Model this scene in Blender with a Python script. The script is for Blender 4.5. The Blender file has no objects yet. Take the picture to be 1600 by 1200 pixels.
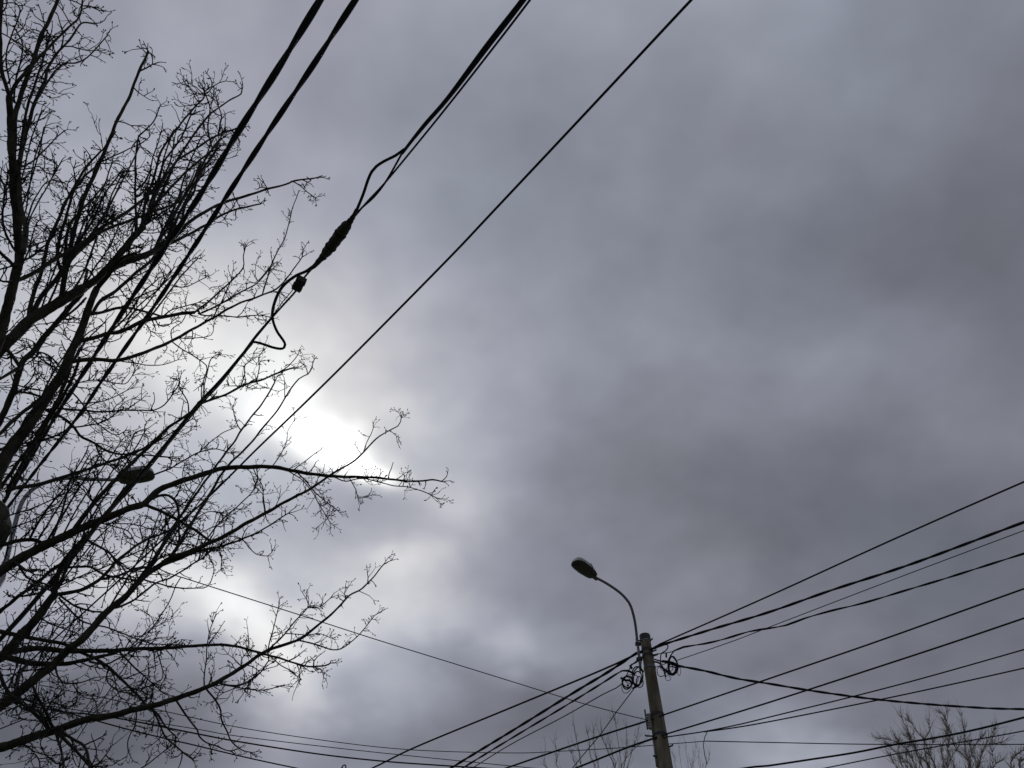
import bpy, math, random
import numpy as np
from mathutils import Vector

# ------------------------------------------------------------------ camera, sky, sun, exposure
SC = bpy.context.scene
COL = SC.collection
PITCH = math.radians(52.0)
F = 1202.0                       # focal length in pixels of a 1600 px wide frame
CAM = Vector((0.0, 0.0, 1.6))
cam_d = bpy.data.cameras.new('camera')
cam = bpy.data.objects.new('camera', cam_d)
COL.objects.link(cam)
cam.location = CAM
cam.rotation_euler = (math.pi / 2 + PITCH, 0, 0)
cam_d.sensor_width = 36.0
cam_d.lens = 36.0 * F / 1600.0
cam_d.clip_start = 0.05
cam_d.clip_end = 3000
SC.camera = cam
SC.view_settings.view_transform = 'Standard'
SC.view_settings.look = 'None'
SC.view_settings.gamma = 1.0
SC.view_settings.exposure = 0.0
SC.view_settings.use_curve_mapping = False
CP, SP = math.cos(PITCH), math.sin(PITCH)


def ray(px, py):
    """unit direction of a sight line of the photograph"""
    x = (px - 800.0) / F
    u = (600.0 - py) / F
    v = Vector((x, CP - u * SP, SP + u * CP))
    return v.normalized()


def at_r(px, py, R):
    """point on that line at horizontal distance R from the viewer"""
    d = ray(px, py)
    return CAM + d * (R / math.hypot(d.x, d.y))


def at_z(px, py, z):
    """point on that line at height z above the viewer's eye"""
    d = ray(px, py)
    return CAM + d * (z / d.z)


def rel_z(px, py, R):
    d = ray(px, py)
    return R * d.z / math.hypot(d.x, d.y)


SUN_DIR = ray(545, 695)
sun_el = math.asin(SUN_DIR.z)
sun_az = math.atan2(SUN_DIR.x, SUN_DIR.y)

world = bpy.data.worlds.new('World')
SC.world = world
world.use_nodes = True
WN = world.node_tree.nodes
WL = world.node_tree.links
WN.clear()


def wnode(t, **kw):
    n = WN.new(t)
    for k, v in kw.items():
        setattr(n, k, v)
    return n


def wset(sock, v):
    if hasattr(v, 'is_output'):
        WL.new(v, sock)
    else:
        sock.default_value = v


def wmath(op, a, b=None, c=None, clamp=False):
    n = wnode('ShaderNodeMath', operation=op, use_clamp=clamp)
    wset(n.inputs[0], a)
    if b is not None:
        wset(n.inputs[1], b)
    if c is not None:
        wset(n.inputs[2], c)
    return n.outputs[0]


def wvec(op, a, b=None):
    n = wnode('ShaderNodeVectorMath', operation=op)
    wset(n.inputs[0], a)
    if b is not None:
        if op == 'SCALE':
            wset(n.inputs['Scale'], b)
        else:
            wset(n.inputs[1], b)
    return n.outputs['Value'] if op in ('DOT_PRODUCT', 'LENGTH') else n.outputs[0]


def build_sky():
    out = wnode('ShaderNodeOutputWorld')
    tc = wnode('ShaderNodeTexCoord')
    d0 = tc.outputs['Generated']
    sep = wnode('ShaderNodeSeparateXYZ')
    WL.new(d0, sep.inputs[0])
    zc = wmath('ADD', wmath('MAXIMUM', sep.outputs[2], 0.0), 0.35)
    plane = wvec('SCALE', d0, wmath('DIVIDE', 1.0, zc))      # flat cloud deck coordinates

    def noise(scale, detail, rough, dist=0.0, off=(0, 0, 0), src=plane):
        n = wnode('ShaderNodeTexNoise', noise_dimensions='3D')
        WL.new(wvec('ADD', src, off), n.inputs['Vector'])
        n.inputs['Scale'].default_value = scale
        n.inputs['Detail'].default_value = detail
        n.inputs['Roughness'].default_value = rough
        n.inputs['Distortion'].default_value = dist
        return n
    # cloud edges wander: warp the directions a little
    wa = noise(3.2, 3.0, 0.55, 0.0, (3.1, 1.7, 0.4))
    warp = wvec('SCALE', wvec('SUBTRACT', wa.outputs['Color'], (0.5, 0.5, 0.5)), WARP[0])
    wb = noise(12.0, 2.0, 0.55, 0.0, (8.1, 4.7, 2.4))
    warp = wvec('ADD', warp, wvec('SCALE', wvec('SUBTRACT', wb.outputs['Color'], (0.5, 0.5, 0.5)), WARP[1]))
    d = wvec('ADD', d0, warp)
    val = None
    for (px, py, sx, sy, rot, amp) in LOBES:
        c = ray(px, py)
        # tangents: picture right and picture down at that direction
        right = (ray(px + 2, py) - ray(px - 2, py)).normalized()
        down = (ray(px, py + 2) - ray(px, py - 2)).normalized()
        a = math.radians(rot)
        t1 = right * math.cos(a) + down * math.sin(a)
        t2 = down * math.cos(a) - right * math.sin(a)
        t1 = t1 - c * t1.dot(c)
        t2 = t2 - c * t2.dot(c)
        t1 = t1.normalized() * (F / sx)
        t2 = t2.normalized() * (F / sy)
        e = wvec('SUBTRACT', d, tuple(c))
        p = wvec('DOT_PRODUCT', e, tuple(t1))
        q = wvec('DOT_PRODUCT', e, tuple(t2))
        s = wmath('MULTIPLY_ADD', p, p, wmath('MULTIPLY', q, q))
        g = wmath('EXPONENT', wmath('MULTIPLY', s, -0.5))
        val = wmath('MULTIPLY_ADD', g, amp, BASE if val is None else val)
    n1 = noise(2.1, 3.0, 0.5, 0.0, (7.3, 2.2, 1.0))
    n2 = noise(6.5, 3.0, 0.5, 0.0, (1.3, 9.2, 4.0))
    n3 = noise(17.0, 2.0, 0.5, 0.0, (5.3, 4.2, 2.0))
    m = wmath('MULTIPLY_ADD', wmath('SUBTRACT', n1.outputs['Fac'], 0.5), NOISE[0], 1.0)
    m = wmath('MULTIPLY_ADD', wmath('SUBTRACT', n2.outputs['Fac'], 0.5), NOISE[1], m)
    m = wmath('MULTIPLY_ADD', wmath('SUBTRACT', n3.outputs['Fac'], 0.5), NOISE[2], m)
    val = wmath('MULTIPLY', wmath('MAXIMUM', val, 0.12), m)
    lin = wmath('POWER', val, 2.2)
    tint = wnode('ShaderNodeMapRange', interpolation_type='SMOOTHSTEP')
    wset(tint.inputs['Value'], val)
    tint.inputs['From Min'].default_value = 0.55
    tint.inputs['From Max'].default_value = 0.95
    mix = wnode('ShaderNodeMix', data_type='RGBA')
    WL.new(tint.outputs[0], mix.inputs[0])
    mix.inputs[6].default_value = TINT_DARK
    mix.inputs[7].default_value = (1.0, 1.0, 1.0, 1.0)
    # faint warm / cool drift between cloud layers
    n4 = noise(3.7, 1.0, 0.5, 0.0, (2.3, 6.2, 8.0))
    mixb = wnode('ShaderNodeMix', data_type='RGBA')
    WL.new(n4.outputs['Fac'], mixb.inputs[0])
    mixb.inputs[6].default_value = (0.945, 1.0, 1.04, 1.0)
    mixb.inputs[7].default_value = (1.055, 1.0, 0.965, 1.0)
    colr = wvec('MULTIPLY', mix.outputs[2], mixb.outputs[2])
    cloud = wnode('ShaderNodeBackground')
    WL.new(wvec('SCALE', colr, lin), cloud.inputs['Color'])
    cloud.inputs['Strength'].default_value = 1.0
    sky = wnode('ShaderNodeTexSky', sky_type='NISHITA')
    sky.sun_disc = False
    sky.sun_elevation = sun_el
    sky.sun_rotation = sun_az
    bg = wnode('ShaderNodeBackground')
    WL.new(sky.outputs[0], bg.inputs['Color'])
    bg.inputs['Strength'].default_value = 0.06
    mx = wnode('ShaderNodeMixShader')
    mx.inputs[0].default_value = 0.965        # nearly closed cloud cover
    WL.new(bg.outputs[0], mx.inputs[1])
    WL.new(cloud.outputs[0], mx.inputs[2])
    WL.new(mx.outputs[0], out.inputs['Surface'])


# cloud deck: (picture x, y, half-width, half-height, tilt, how much lighter or darker)
BASE = 0.57
WARP = (0.085, 0.045)
NOISE = (0.10, 0.19, 0.13)
TINT_DARK = (0.92, 0.965, 1.15, 1.0)
LOBES = [
    # broad fields
    (150, 150, 520, 330, 0, 0.06), (850, -50, 300, 160, 0, 0.05),
    (1500, 900, 520, 330, 0, -0.13), (1150, 420, 420, 260, -20, -0.03),
    (1500, 400, 150, 90, 0, -0.02), (1560, 110, 150, 170, 0, -0.06),
    (380, 520, 260, 130, 10, 0.15), (480, 700, 330, 200, 20, 0.14),
    (40, 680, 130, 140, 0, -0.05), (120, 900, 150, 70, 0, 0.08),
    # the break in front of the sun
    (525, 688, 46, 23, 32, 0.72), (440, 632, 55, 34, 30, 0.22), (585, 730, 28, 12, 20, 0.40),
    (715, 790, 45, 32, 30, 0.13), (640, 660, 50, 26, 20, 0.10),
    (650, 870, 45, 26, 0, 0.10), (600, 1000, 130, 110, 0, 0.06),
    # second torn edge lower down
    (376, 968, 56, 26, 45, 0.20), (435, 1065, 48, 60, 0, 0.26), (290, 915, 110, 40, 10, 0.16),
    (620, 1088, 70, 32, 0, 0.12), (565, 955, 75, 65, 0, 0.17), (744, 690, 60, 50, 0, 0.06), (1200, 600, 110, 60, 0, 0.06),
    (1544, 670, 90, 60, 0, 0.05), (1560, 480, 100, 60, 0, -0.05), (1100, 180, 130, 90, 0, -0.035), (800, 995, 70, 30, 0, 0.05),
    (700, 960, 50, 40, 0, 0.08), (330, 545, 150, 75, 10, 0.10), (1590, 330, 90, 200, 0, -0.03),
    # dark banks
    (100, 1145, 270, 65, 5, -0.19), (295, 1005, 70, 45, 10, 0.08), (720, 1022, 80, 20, 15, -0.08),
    (590, 470, 90, 160, 40, -0.02), (650, 130, 130, 80, 0, -0.05), (760, 640, 90, 100, 20, -0.03),
    (1000, 760, 130, 90, 0, -0.03), (860, 1120, 200, 55, 0, -0.10), (560, 800, 60, 30, 20, -0.07),
    # lighter wisps on the right
    (1040, 520, 90, 50, -20, 0.05), (1440, 530, 150, 50, -10, 0.06), (1000, 1030, 90, 40, 0, 0.05),
    (1245, 1185, 80, 45, 0, 0.18), (815, 1012, 42, 26, 0, 0.10), (1380, 330, 60, 35, 10, -0.015),
    (1300, 100, 170, 110, 0, 0.03), (830, 560, 40, 80, 10, 0.03), (1080, 900, 60, 40, 0, 0.03),
]
build_sky()
world.cycles.sampling_method = 'MANUAL'
world.cycles.sample_map_resolution = 256
SC.cycles.max_bounces = 4
SC.cycles.diffuse_bounces = 2
SC.cycles.glossy_bounces = 2

sun_d = bpy.data.lights.new('sun', 'SUN')
sun_d.energy = 0.8
sun_d.angle = math.radians(14)
sun_d.color = (1.0, 0.97, 0.93)
sun = bpy.data.objects.new('sun', sun_d)
COL.objects.link(sun)
sun.rotation_euler = (-SUN_DIR).to_track_quat('-Z', 'Y').to_euler()
sun.location = (0, 0, 40)

# ------------------------------------------------------------------ materials


def material(name, col, rough=0.85, var=0.35, scale=40.0, bump=0.0, metallic=0.0, spec=0.3, col2=None,
             stretch=(1, 1, 1)):
    m = bpy.data.materials.new(name)
    m.use_nodes = True
    nt = m.node_tree
    b = nt.nodes['Principled BSDF']
    b.inputs['Roughness'].default_value = rough
    b.inputs['Metallic'].default_value = metallic
    b.inputs['Specular IOR Level'].default_value = spec
    tc = nt.nodes.new('ShaderNodeTexCoord')
    mp = nt.nodes.new('ShaderNodeMapping')
    mp.inputs['Scale'].default_value = stretch
    nt.links.new(tc.outputs['Object'], mp.inputs[0])
    nz = nt.nodes.new('ShaderNodeTexNoise')
    nz.inputs['Scale'].default_value = scale
    nz.inputs['Detail'].default_value = 5
    nz.inputs['Roughness'].default_value = 0.6
    nt.links.new(mp.outputs[0], nz.inputs['Vector'])
    rp = nt.nodes.new('ShaderNodeValToRGB')
    rp.color_ramp.elements[0].position = 0.3
    rp.color_ramp.elements[1].position = 0.72
    lo = [c * (1 - var) for c in col]
    hi = [c * (1 + var) for c in (col2 or col)]
    rp.color_ramp.elements[0].color = (*lo, 1)
    rp.color_ramp.elements[1].color = (*hi, 1)
    nt.links.new(nz.outputs['Fac'], rp.inputs[0])
    nt.links.new(rp.outputs[0], b.inputs['Base Color'])
    if bump > 0:
        bp = nt.nodes.new('ShaderNodeBump')
        bp.inputs['Strength'].default_value = bump
        bp.inputs['Distance'].default_value = 0.02
        nt.links.new(nz.outputs['Fac'], bp.inputs['Height'])
        nt.links.new(bp.outputs[0], b.inputs['Normal'])
    return m


M = {
    'bark': material('bark', (0.025, 0.022, 0.018), 0.95, 0.45, 26, 0.6, spec=0.1, col2=(0.036, 0.033, 0.025), stretch=(1, 1, 0.35)),
    'trunk_bark': material('trunk_bark', (0.026, 0.024, 0.019), 0.95, 0.55, 30, 1.0, col2=(0.048, 0.045, 0.034), stretch=(1, 1, 0.4)),
    'twig': material('twig_bark', (0.022, 0.019, 0.020), 0.95, 0.35, 30),
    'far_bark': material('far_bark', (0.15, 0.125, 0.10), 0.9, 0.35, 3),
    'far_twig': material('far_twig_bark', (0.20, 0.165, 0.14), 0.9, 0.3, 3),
    'rubber': material('black_cable_sheath', (0.016, 0.017, 0.021), 0.8, 0.25, 30, spec=0.12),
    'grey_cable': material('weathered_cable_sheath', (0.040, 0.042, 0.050), 0.8, 0.25, 20, spec=0.12),
    'tape': material('splice_tape', (0.030, 0.026, 0.022), 0.7, 0.4, 90, 0.5),
    'concrete': material('pole_concrete', (0.095, 0.083, 0.060), 0.92, 0.4, 9, 0.35, spec=0.15, col2=(0.145, 0.128, 0.095), stretch=(1, 1, 0.25)),
    'cap': material('pole_cap_bitumen', (0.035, 0.037, 0.045), 0.7, 0.3, 20),
    'galv': material('galvanised_steel', (0.21, 0.22, 0.235), 0.55, 0.25, 14, 0.1, metallic=0.5),
    'steel': material('dull_steel_tube', (0.13, 0.135, 0.15), 0.6, 0.25, 12, 0.0, metallic=0.3),
    'shell': material('lamp_shell_paint', (0.40, 0.40, 0.39), 0.65, 0.35, 9, 0.15),
    'lens': material('lamp_lens_dirty', (0.06, 0.058, 0.05), 0.35, 0.35, 12),
    'gasket': material('lamp_gasket', (0.02, 0.02, 0.02), 0.8, 0.2, 10),
    'ceramic': material('insulator_porcelain', (0.22, 0.215, 0.20), 0.3, 0.15, 10),
    'dry_leaf': material('dry_leaf', (0.12, 0.065, 0.04), 0.8, 0.35, 40),
    'asphalt': material('asphalt', (0.05, 0.05, 0.052), 0.92, 0.3, 12, 0.3),
    'paving': material('paving', (0.26, 0.25, 0.235), 0.9, 0.2, 5, 0.2),
    'kerb': material('kerb_stone', (0.33, 0.32, 0.30), 0.9, 0.2, 8, 0.2),
    'turf': material('turf', (0.065, 0.085, 0.035), 0.95, 0.4, 2.5, 0.3),
    'marking': material('road_paint', (0.7, 0.7, 0.68), 0.8, 0.15, 10),
}

# ------------------------------------------------------------------ mesh helpers


class MB:
    """collects tubes, lofts and boxes for one mesh object"""

    def __init__(self):
        self.v = []
        self.f = []

    def tube(self, pts, radii, n=6, caps=True, closed=False):
        pts = [Vector(p) for p in pts]
        k = len(pts)
        if k < 2:
            return self
        base = len(self.v)
        t = (pts[1] - pts[0]).normalized()
        ref = Vector((0, 0, 1)) if abs(t.z) < 0.9 else Vector((1, 0, 0))
        nrm = t.cross(ref).normalized()
        cs = [(math.cos(2 * math.pi * i / n), math.sin(2 * math.pi * i / n)) for i in range(n)]
        for i in range(k):
            if closed:
                tt = pts[(i + 1) % k] - pts[i - 1]
            elif i == 0:
                tt = pts[1] - pts[0]
            elif i == k - 1:
                tt = pts[-1] - pts[-2]
            else:
                tt = pts[i + 1] - pts[i - 1]
            if tt.length < 1e-9:
                tt = t
            t = tt.normalized()
            nrm = nrm - t * nrm.dot(t)
            if nrm.length < 1e-6:
                nrm = t.orthogonal()
            nrm.normalize()
            bn = t.cross(nrm)
            r = radii[i] if hasattr(radii, '__len__') else radii
            for c, s in cs:
                self.v.append(pts[i] + (nrm * c + bn * s) * r)
        m = k if closed else k - 1
        for i in range(m):
            a = base + i * n
            b = base + ((i + 1) % k) * n
            for j in range(n):
                j2 = (j + 1) % n
                self.f.append((a + j, a + j2, b + j2, b + j))
        if caps and not closed:
            self.f.append(tuple(base + j for j in reversed(range(n))))
            self.f.append(tuple(base + (k - 1) * n + j for j in range(n)))
        return self

    def rings(self, rings, caps=True):
        base = len(self.v)
        n = len(rings[0])
        for r in rings:
            self.v.extend(Vector(p) for p in r)
        for i in range(len(rings) - 1):
            a = base + i * n
            b = a + n
            for j in range(n):
                j2 = (j + 1) % n
                self.f.append((a + j, a + j2, b + j2, b + j))
        if caps:
            self.f.append(tuple(base + j for j in reversed(range(n))))
            e = base + (len(rings) - 1) * n
            self.f.append(tuple(e + j for j in range(n)))
        return self

    def box(self, c, ax, ay, az):
        c = Vector(c)
        base = len(self.v)
        for sx in (-1, 1):
            for sy in (-1, 1):
                for sz in (-1, 1):
                    self.v.append(c + ax * sx + ay * sy + az * sz)
        for q in ((0, 1, 3, 2), (4, 6, 7, 5), (0, 4, 5, 1), (2, 3, 7, 6), (0, 2, 6, 4), (1, 5, 7, 3)):
            self.f.append(tuple(base + i for i in q))
        return self

    def bud(self, p, d, L, r):
        """small pointed bud"""
        d = d.normalized()
        a = d.orthogonal().normalized()
        b = d.cross(a)
        base = len(self.v)
        self.v += [p - d * L * 0.3, p + a * r, p + b * r, p - a * r, p - b * r, p + d * L]
        for i in range(4):
            j = (i + 1) % 4
            self.f.append((base, base + 1 + j, base + 1 + i))
            self.f.append((base + 5, base + 1 + i, base + 1 + j))
        return self

    def build(self, name, mat, parent=None, smooth=True):
        org = parent_origin(parent)
        me = bpy.data.meshes.new(name)
        me.from_pydata([tuple(p - org) for p in self.v], [], self.f)
        if smooth:
            me.polygons.foreach_set('use_smooth', [True] * len(me.polygons))
        me.materials.append(M[mat])
        me.update()
        o = bpy.data.objects.new(name, me)
        COL.objects.link(o)
        if parent is not None:
            o.parent = parent
        return o


def parent_origin(p):
    o = Vector((0, 0, 0))
    while p is not None:
        o = o + Vector(p.location)
        p = p.parent
    return o


def tag(o, label=None, cat=None, group=None, kind=None):
    if label:
        o['label'] = label
    if cat:
        o['category'] = cat
    if group:
        o['group'] = group
    if kind:
        o['kind'] = kind
    return o


def empty(name, loc, label, cat, group=None):
    o = bpy.data.objects.new(name, None)
    o.empty_display_size = 0.2
    o.location = loc
    COL.objects.link(o)
    return tag(o, label, cat, group)


def smooth_path(pts, step):
    """Catmull-Rom through tuples of any length, resampled about every `step` of the first two numbers"""
    P = [np.array(p, dtype=float) for p in pts]
    if len(P) == 2:
        n = max(2, int(np.linalg.norm((P[1] - P[0])[:2]) / step))
        return [P[0] + (P[1] - P[0]) * i / n for i in range(n + 1)]
    P = [2 * P[0] - P[1]] + P + [2 * P[-1] - P[-2]]
    out = []
    for i in range(1, len(P) - 2):
        n = max(1, int(round(np.linalg.norm((P[i + 1] - P[i])[:2]) / step)))
        for k in range(n):
            t = k / n
            out.append(0.5 * ((2 * P[i]) + (-P[i - 1] + P[i + 1]) * t + (2 * P[i - 1] - 5 * P[i] + 4 * P[i + 1] - P[i + 2]) * t * t
                              + (-P[i - 1] + 3 * P[i] - 3 * P[i + 1] + P[i + 2]) * t ** 3))
    out.append(P[-2])
    return out


# ------------------------------------------------------------------ ground, road, pavement (below the picture)


def sheet(name, x0, x1, y0, y1, z, mat, parent=None):
    mb = MB()
    mb.v = [Vector((x0, y0, z)), Vector((x1, y0, z)), Vector((x1, y1, z)), Vector((x0, y1, z))]
    mb.f = [(0, 1, 2, 3)]
    return mb.build(name, mat, parent, False)


X, Y, Z = Vector((1, 0, 0)), Vector((0, 1, 0)), Vector((0, 0, 1))
tag(sheet('ground', -900, 900, -900, 900, 0.0, 'turf'), kind='structure')
road = tag(sheet('road', -300, 300, 4.6, 8.2, 0.004, 'asphalt'), kind='structure')
for i in range(-12, 13):
    sheet('lane_marking', i * 6 - 1.5, i * 6 + 1.5, 6.34, 6.46, 0.008, 'marking', road)
pv = MB().box((0, 10.0, 0.03), X * 300, Y * 1.65, Z * 0.07).build('pavement', 'paving', None, False)
tag(pv, kind='structure')
pn = MB().box((0, -0.6, 0.03), X * 300, Y * 1.6, Z * 0.07).build('near_pavement', 'paving', None, False)
tag(pn, kind='structure')
kb = MB().box((0, 8.275, 0.03), X * 300, Y * 0.072, Z * 0.09).build('kerb', 'kerb', None, False)
tag(kb, kind='structure')
kb2 = MB().box((0, 4.525, 0.03), X * 300, Y * 0.072, Z * 0.09).build('near_kerb', 'kerb', None, False)
tag(kb2, kind='structure')

# ------------------------------------------------------------------ bare trees
rng = random.Random(11)


def rnd_perp(t):
    a = Vector((rng.gauss(0, 1), rng.gauss(0, 1), rng.gauss(0, 1)))
    a = a - t * a.dot(t)
    return a.normalized() if a.length > 1e-6 else t.orthogonal().normalized()


def twig(mb, p, d, length, u, w, level=0, up=0.12, fine=False):
    """angular, forking twig; u = metres per picture pixel, w = width in pixels"""
    n = max(2, int(length / (7.5 if level == 0 else 5.5)))
    seg = length / n * u
    pts = [p.copy()]
    rad = [w * 0.5 * u]
    d = d.normalized()
    zig = 0.3 if fine else 1.0
    curl = rnd_perp(d) * rng.uniform(0.08, 0.40) * zig
    for i in range(n):
        d = (d + curl * rng.uniform(0.3, 1.3) + rnd_perp(d) * rng.uniform(0.08, 0.52) * zig + Vector((0, 0, up * rng.random()))).normalized()
        if rng.random() < 0.18:
            curl = rnd_perp(d) * rng.uniform(0.1, 0.42) * zig
        p = p + d * seg
        pts.append(p.copy())
        rad.append((w * (1 - 0.45 * (i + 1) / n)) * 0.5 * u)
        if level < 2 and i < n - 1 and rng.random() < ((0.64 if level == 0 else 0.42) * (0.5 if fine else 1.0)):
            for s in range(2 if rng.random() < 0.3 else 1):
                a = rng.uniform(0.6, 1.25)
                q = (d * math.cos(a) + rnd_perp(d) * math.sin(a)).normalized()
                L = rng.uniform(4, 9) if (level == 1 or rng.random() < 0.55) else rng.uniform(9, 0.55 * length + 10)
                if L > 8:
                    twig(mb, p, (q + d).normalized() if fine else q, L, u, max(0.35 if fine else 0.95, w * 0.74), level + 1, up, fine)
                else:
                    e = p + q * L * u
                    mb.tube([p, e], [w * 0.33 * u, w * 0.26 * u], 3)
                    if not fine and rng.random() < 0.6:
                        mb.bud(e, q, rng.uniform(1.4, 2.4) * u, rng.uniform(0.65, 1.0) * u)
    mb.tube(pts, rad, 4 if level == 0 else 3)
    if fine:
        return
    # forked tip with buds
    for s in range(rng.choice((1, 2, 2, 3))):
        a = rng.uniform(0.3, 0.95)
        q = (d * math.cos(a) + rnd_perp(d) * math.sin(a)).normalized()
        L = rng.uniform(2.5, 7)
        e = p + q * L * u
        mb.tube([p, e], [w * 0.28 * u, w * 0.22 * u], 3)
        if rng.random() < 0.7:
            mb.bud(e, q, rng.uniform(1.6, 3.0) * u, rng.uniform(0.7, 1.15) * u)


class Tree:
    def __init__(self, name, base, label, group=None, bark='bark', twg='twig'):
        self.root = empty(name, base, label, 'tree', group)
        self.samples = []          # (px, py, R, width)
        self.bark, self.twg = bark, twg

    def near(self, px, py):
        best, bd = None, 1e9
        for s in self.samples:
            dd = (s[0] - px) ** 2 + (s[1] - py) ** 2
            if dd < bd:
                best, bd = s, dd
        return best, math.sqrt(bd)

    def limb(self, pts, w0, w1, R=None, dR=None, dens=0.085, tl=(12, 58), start=0.12, name='branch', wob=0.45, tw=2.0,
             sides=None, tips=3, up=0.12, fine=False):
        pts = [tuple(map(float, p)) for p in pts]
        if R is None:
            s, dd = self.near(*pts[0])
            R = s[2]
            if 1.0 < dd < 26:
                pts = [(s[0], s[1])] + pts
        if dR is None:
            dR = rng.uniform(-0.55, 0.55)
        if w0 > 5 and not fine:
            w0 *= 0.9
            w1 *= 0.95
        path = smooth_path(pts, 6.0)
        n = len(path)
        ln = [0.0]
        for i in range(1, n):
            ln.append(ln[-1] + math.dist(path[i], path[i - 1]))
        L = ln[-1]
        ph = [rng.uniform(0, 6.28) for _ in range(4)]
        P, Rd, Us = [], [], []
        for i, q in enumerate(path):
            t = ln[i] / L
            k = min(1.0, 4 * t)
            ox = k * wob * (math.sin(ln[i] / 11.0 + ph[0]) + 0.6 * math.sin(ln[i] / 5.3 + ph[1]))
            oy = k * wob * (math.sin(ln[i] / 12.7 + ph[2]) + 0.6 * math.sin(ln[i] / 4.9 + ph[3]))
            r = R + dR * t + 0.02 * k * math.sin(ln[i] / 17 + ph[1])
            p = at_r(q[0] + ox, q[1] + oy, r)
            u = (p - CAM).length / F
            w = (w0 + (w1 - w0) * t ** 0.85) * (1 + 0.09 * math.sin(ln[i] / 3.7 + ph[0]) * math.sin(ln[i] / 9 + ph[2]))
            P.append(p)
            Us.append(u)
            Rd.append(0.5 * w * u)
            self.samples.append((q[0], q[1], r, w))
        ns = sides or (9 if w0 > 7 else 6 if w0 > 3 else 5)
        o = MB().tube(P, Rd, ns).build(name, self.bark if w0 > 4 else self.twg, self.root)
        if dens > 0:
            tm = MB()
            s = start * L + rng.uniform(0, 6)
            while s < L:
                i = min(n - 2, int(np.searchsorted(ln, s)))
                i = max(1, i)
                T = (P[i + 1] - P[i - 1]).normalized()
                a = rng.uniform(0.3, 0.8) if fine else rng.uniform(0.55, 1.35)
                q = (T * math.cos(a) + rnd_perp(T) * math.sin(a)).normalized()
                lim = tl[1] * (1.0 if s < 0.75 * L else 0.75)
                length = min(lim, tl[0] + rng.expovariate(1.0 / (0.36 * (tl[1] - tl[0]))))
                twig(tm, P[i] + q * Rd[i] * 0.5, q, length, Us[i], min(tw, max(0.4 if fine else 1.2, w1 * 0.95)) * rng.uniform(0.85, 1.15), 0, up, fine)
                s += rng.expovariate(dens)
            for k in range(tips):
                T = (P[-1] - P[-2]).normalized()
                a = rng.uniform(0.1, 0.75)
                q = (T * math.cos(a) + rnd_perp(T) * math.sin(a)).normalized()
                twig(tm, P[-1], q, rng.uniform(8, 24), Us[-1], min(tw, max(0.4 if fine else 1.2, w1 * 0.9)), 1, up, fine)
            if tm.v:
                tag(tm.build('twigs', self.twg, o, False), kind='stuff')
        return o


TB = at_r(-20, 805, 4.46)                    # pollard head of the near tree
tree = Tree('bare_tree', (TB.x, TB.y, 0.0), 'large bare tree filling the left side with dark branches and fine twigs')
# trunk with a knobbly pollarded head, left of the frame
from mathutils import noise as mnoise
rings = []
NS = 48
H = TB.z
NR = 150
for i in range(NR):
    z = H * 1.03 * i / (NR - 1)
    t = z / H
    r = 0.22 - 0.085 * t + 0.10 * math.exp(-z / 0.25)
    r += 0.04 * math.exp(-((t - 0.975) / 0.05) ** 2)
    if t > 0.99:
        r *= max(0.12, 1 - ((t - 0.99) / 0.042) ** 2)
    ring = []
    for k in range(NS):
        a = 2 * math.pi * k / NS
        q = Vector((math.cos(a) * 1.0, math.sin(a) * 1.0, z * 1.6))
        big = mnoise.noise(q * 2.2 + Vector((4, 1, 0)))
        fine_ = mnoise.noise(Vector((q.x * 7, q.y * 7, z * 9)))
        rr = r * (1 + 0.16 * big + (0.22 * max(0.0, big) if t > 0.88 else 0.0)) + 0.016 * fine_
        ring.append((TB.x - 0.03 + 0.05 * math.sin(z * 1.3) + rr * math.cos(a), TB.y + 0.04 * math.sin(z * 1.9) + rr * math.sin(a), z))
    rings.append(ring)
MB().rings(rings).build('trunk', 'trunk_bark', tree.root)

b = tree.limb
R0 = 4.46
# --- the leading limb at the far left and its upright shoots
b([(-18, 790), (-25, 700), (-30, 610), (-8, 545), (3, 515), (15, 465), (27, 420), (30, 395), (29, 375), (26, 340), (22, 300), (20, 262), (17, 215), (15, 150)], 20, 8, R0, -0.3, 0.05, name='limb', start=0.35)
b([(15, 150), (8, 130), (2, 105), (0, 60), (2, 0), (3, -40)], 5.5, 4, dens=0.070)
b([(15, 150), (27, 128), (50, 102), (75, 75), (102, 48), (122, 28), (128, 10), (129, -6)], 5.5, 2, dens=0.091)
b([(20, 262), (22, 215), (24, 180), (32, 150), (45, 115), (55, 85), (63, 60), (75, 35), (85, 12), (98, -15)], 8, 4, dens=0.084)
b([(30, 250), (36, 205), (40, 180), (48, 150), (60, 115), (70, 85), (73, 65)], 4.5, 2, dens=0.084)
b([(26, 280), (30, 255), (35, 230), (48, 180), (55, 160), (70, 125), (75, 105), (95, 77), (110, 60), (127, 37), (148, 37)], 7, 2, dens=0.084)
b([(55, 160), (80, 120), (98, 100), (117, 99), (137, 90), (150, 75), (168, 55)], 3, 1.6, dens=0.063, tl=(8, 26))
b([(15, 130), (10, 100), (12, 75), (18, 55), (27, 33), (32, 15), (22, 5), (5, 6)], 2.2, 1.5, dens=0.049)
b([(22, 160), (24, 130), (32, 95), (35, 70), (25, 45)], 2.4, 1.5, dens=0.070)
b([(2, 52), (30, 67), (53, 86)], 1.8, 1.5, dens=0.035)
b([(29, 262), (45, 256), (60, 245), (75, 228), (88, 215), (100, 205)], 2.6, 1.5, dens=0.12, tl=(8, 30))
b([(30, 265), (50, 262), (60, 260), (72, 270), (88, 275), (100, 290), (115, 312)], 2.0, 1.4, dens=0.13, tl=(8, 30))
b([(29, 262), (30, 300), (33, 325), (38, 345), (40, 362), (36, 395)], 6, 8, dens=0.02, tips=0)
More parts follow.
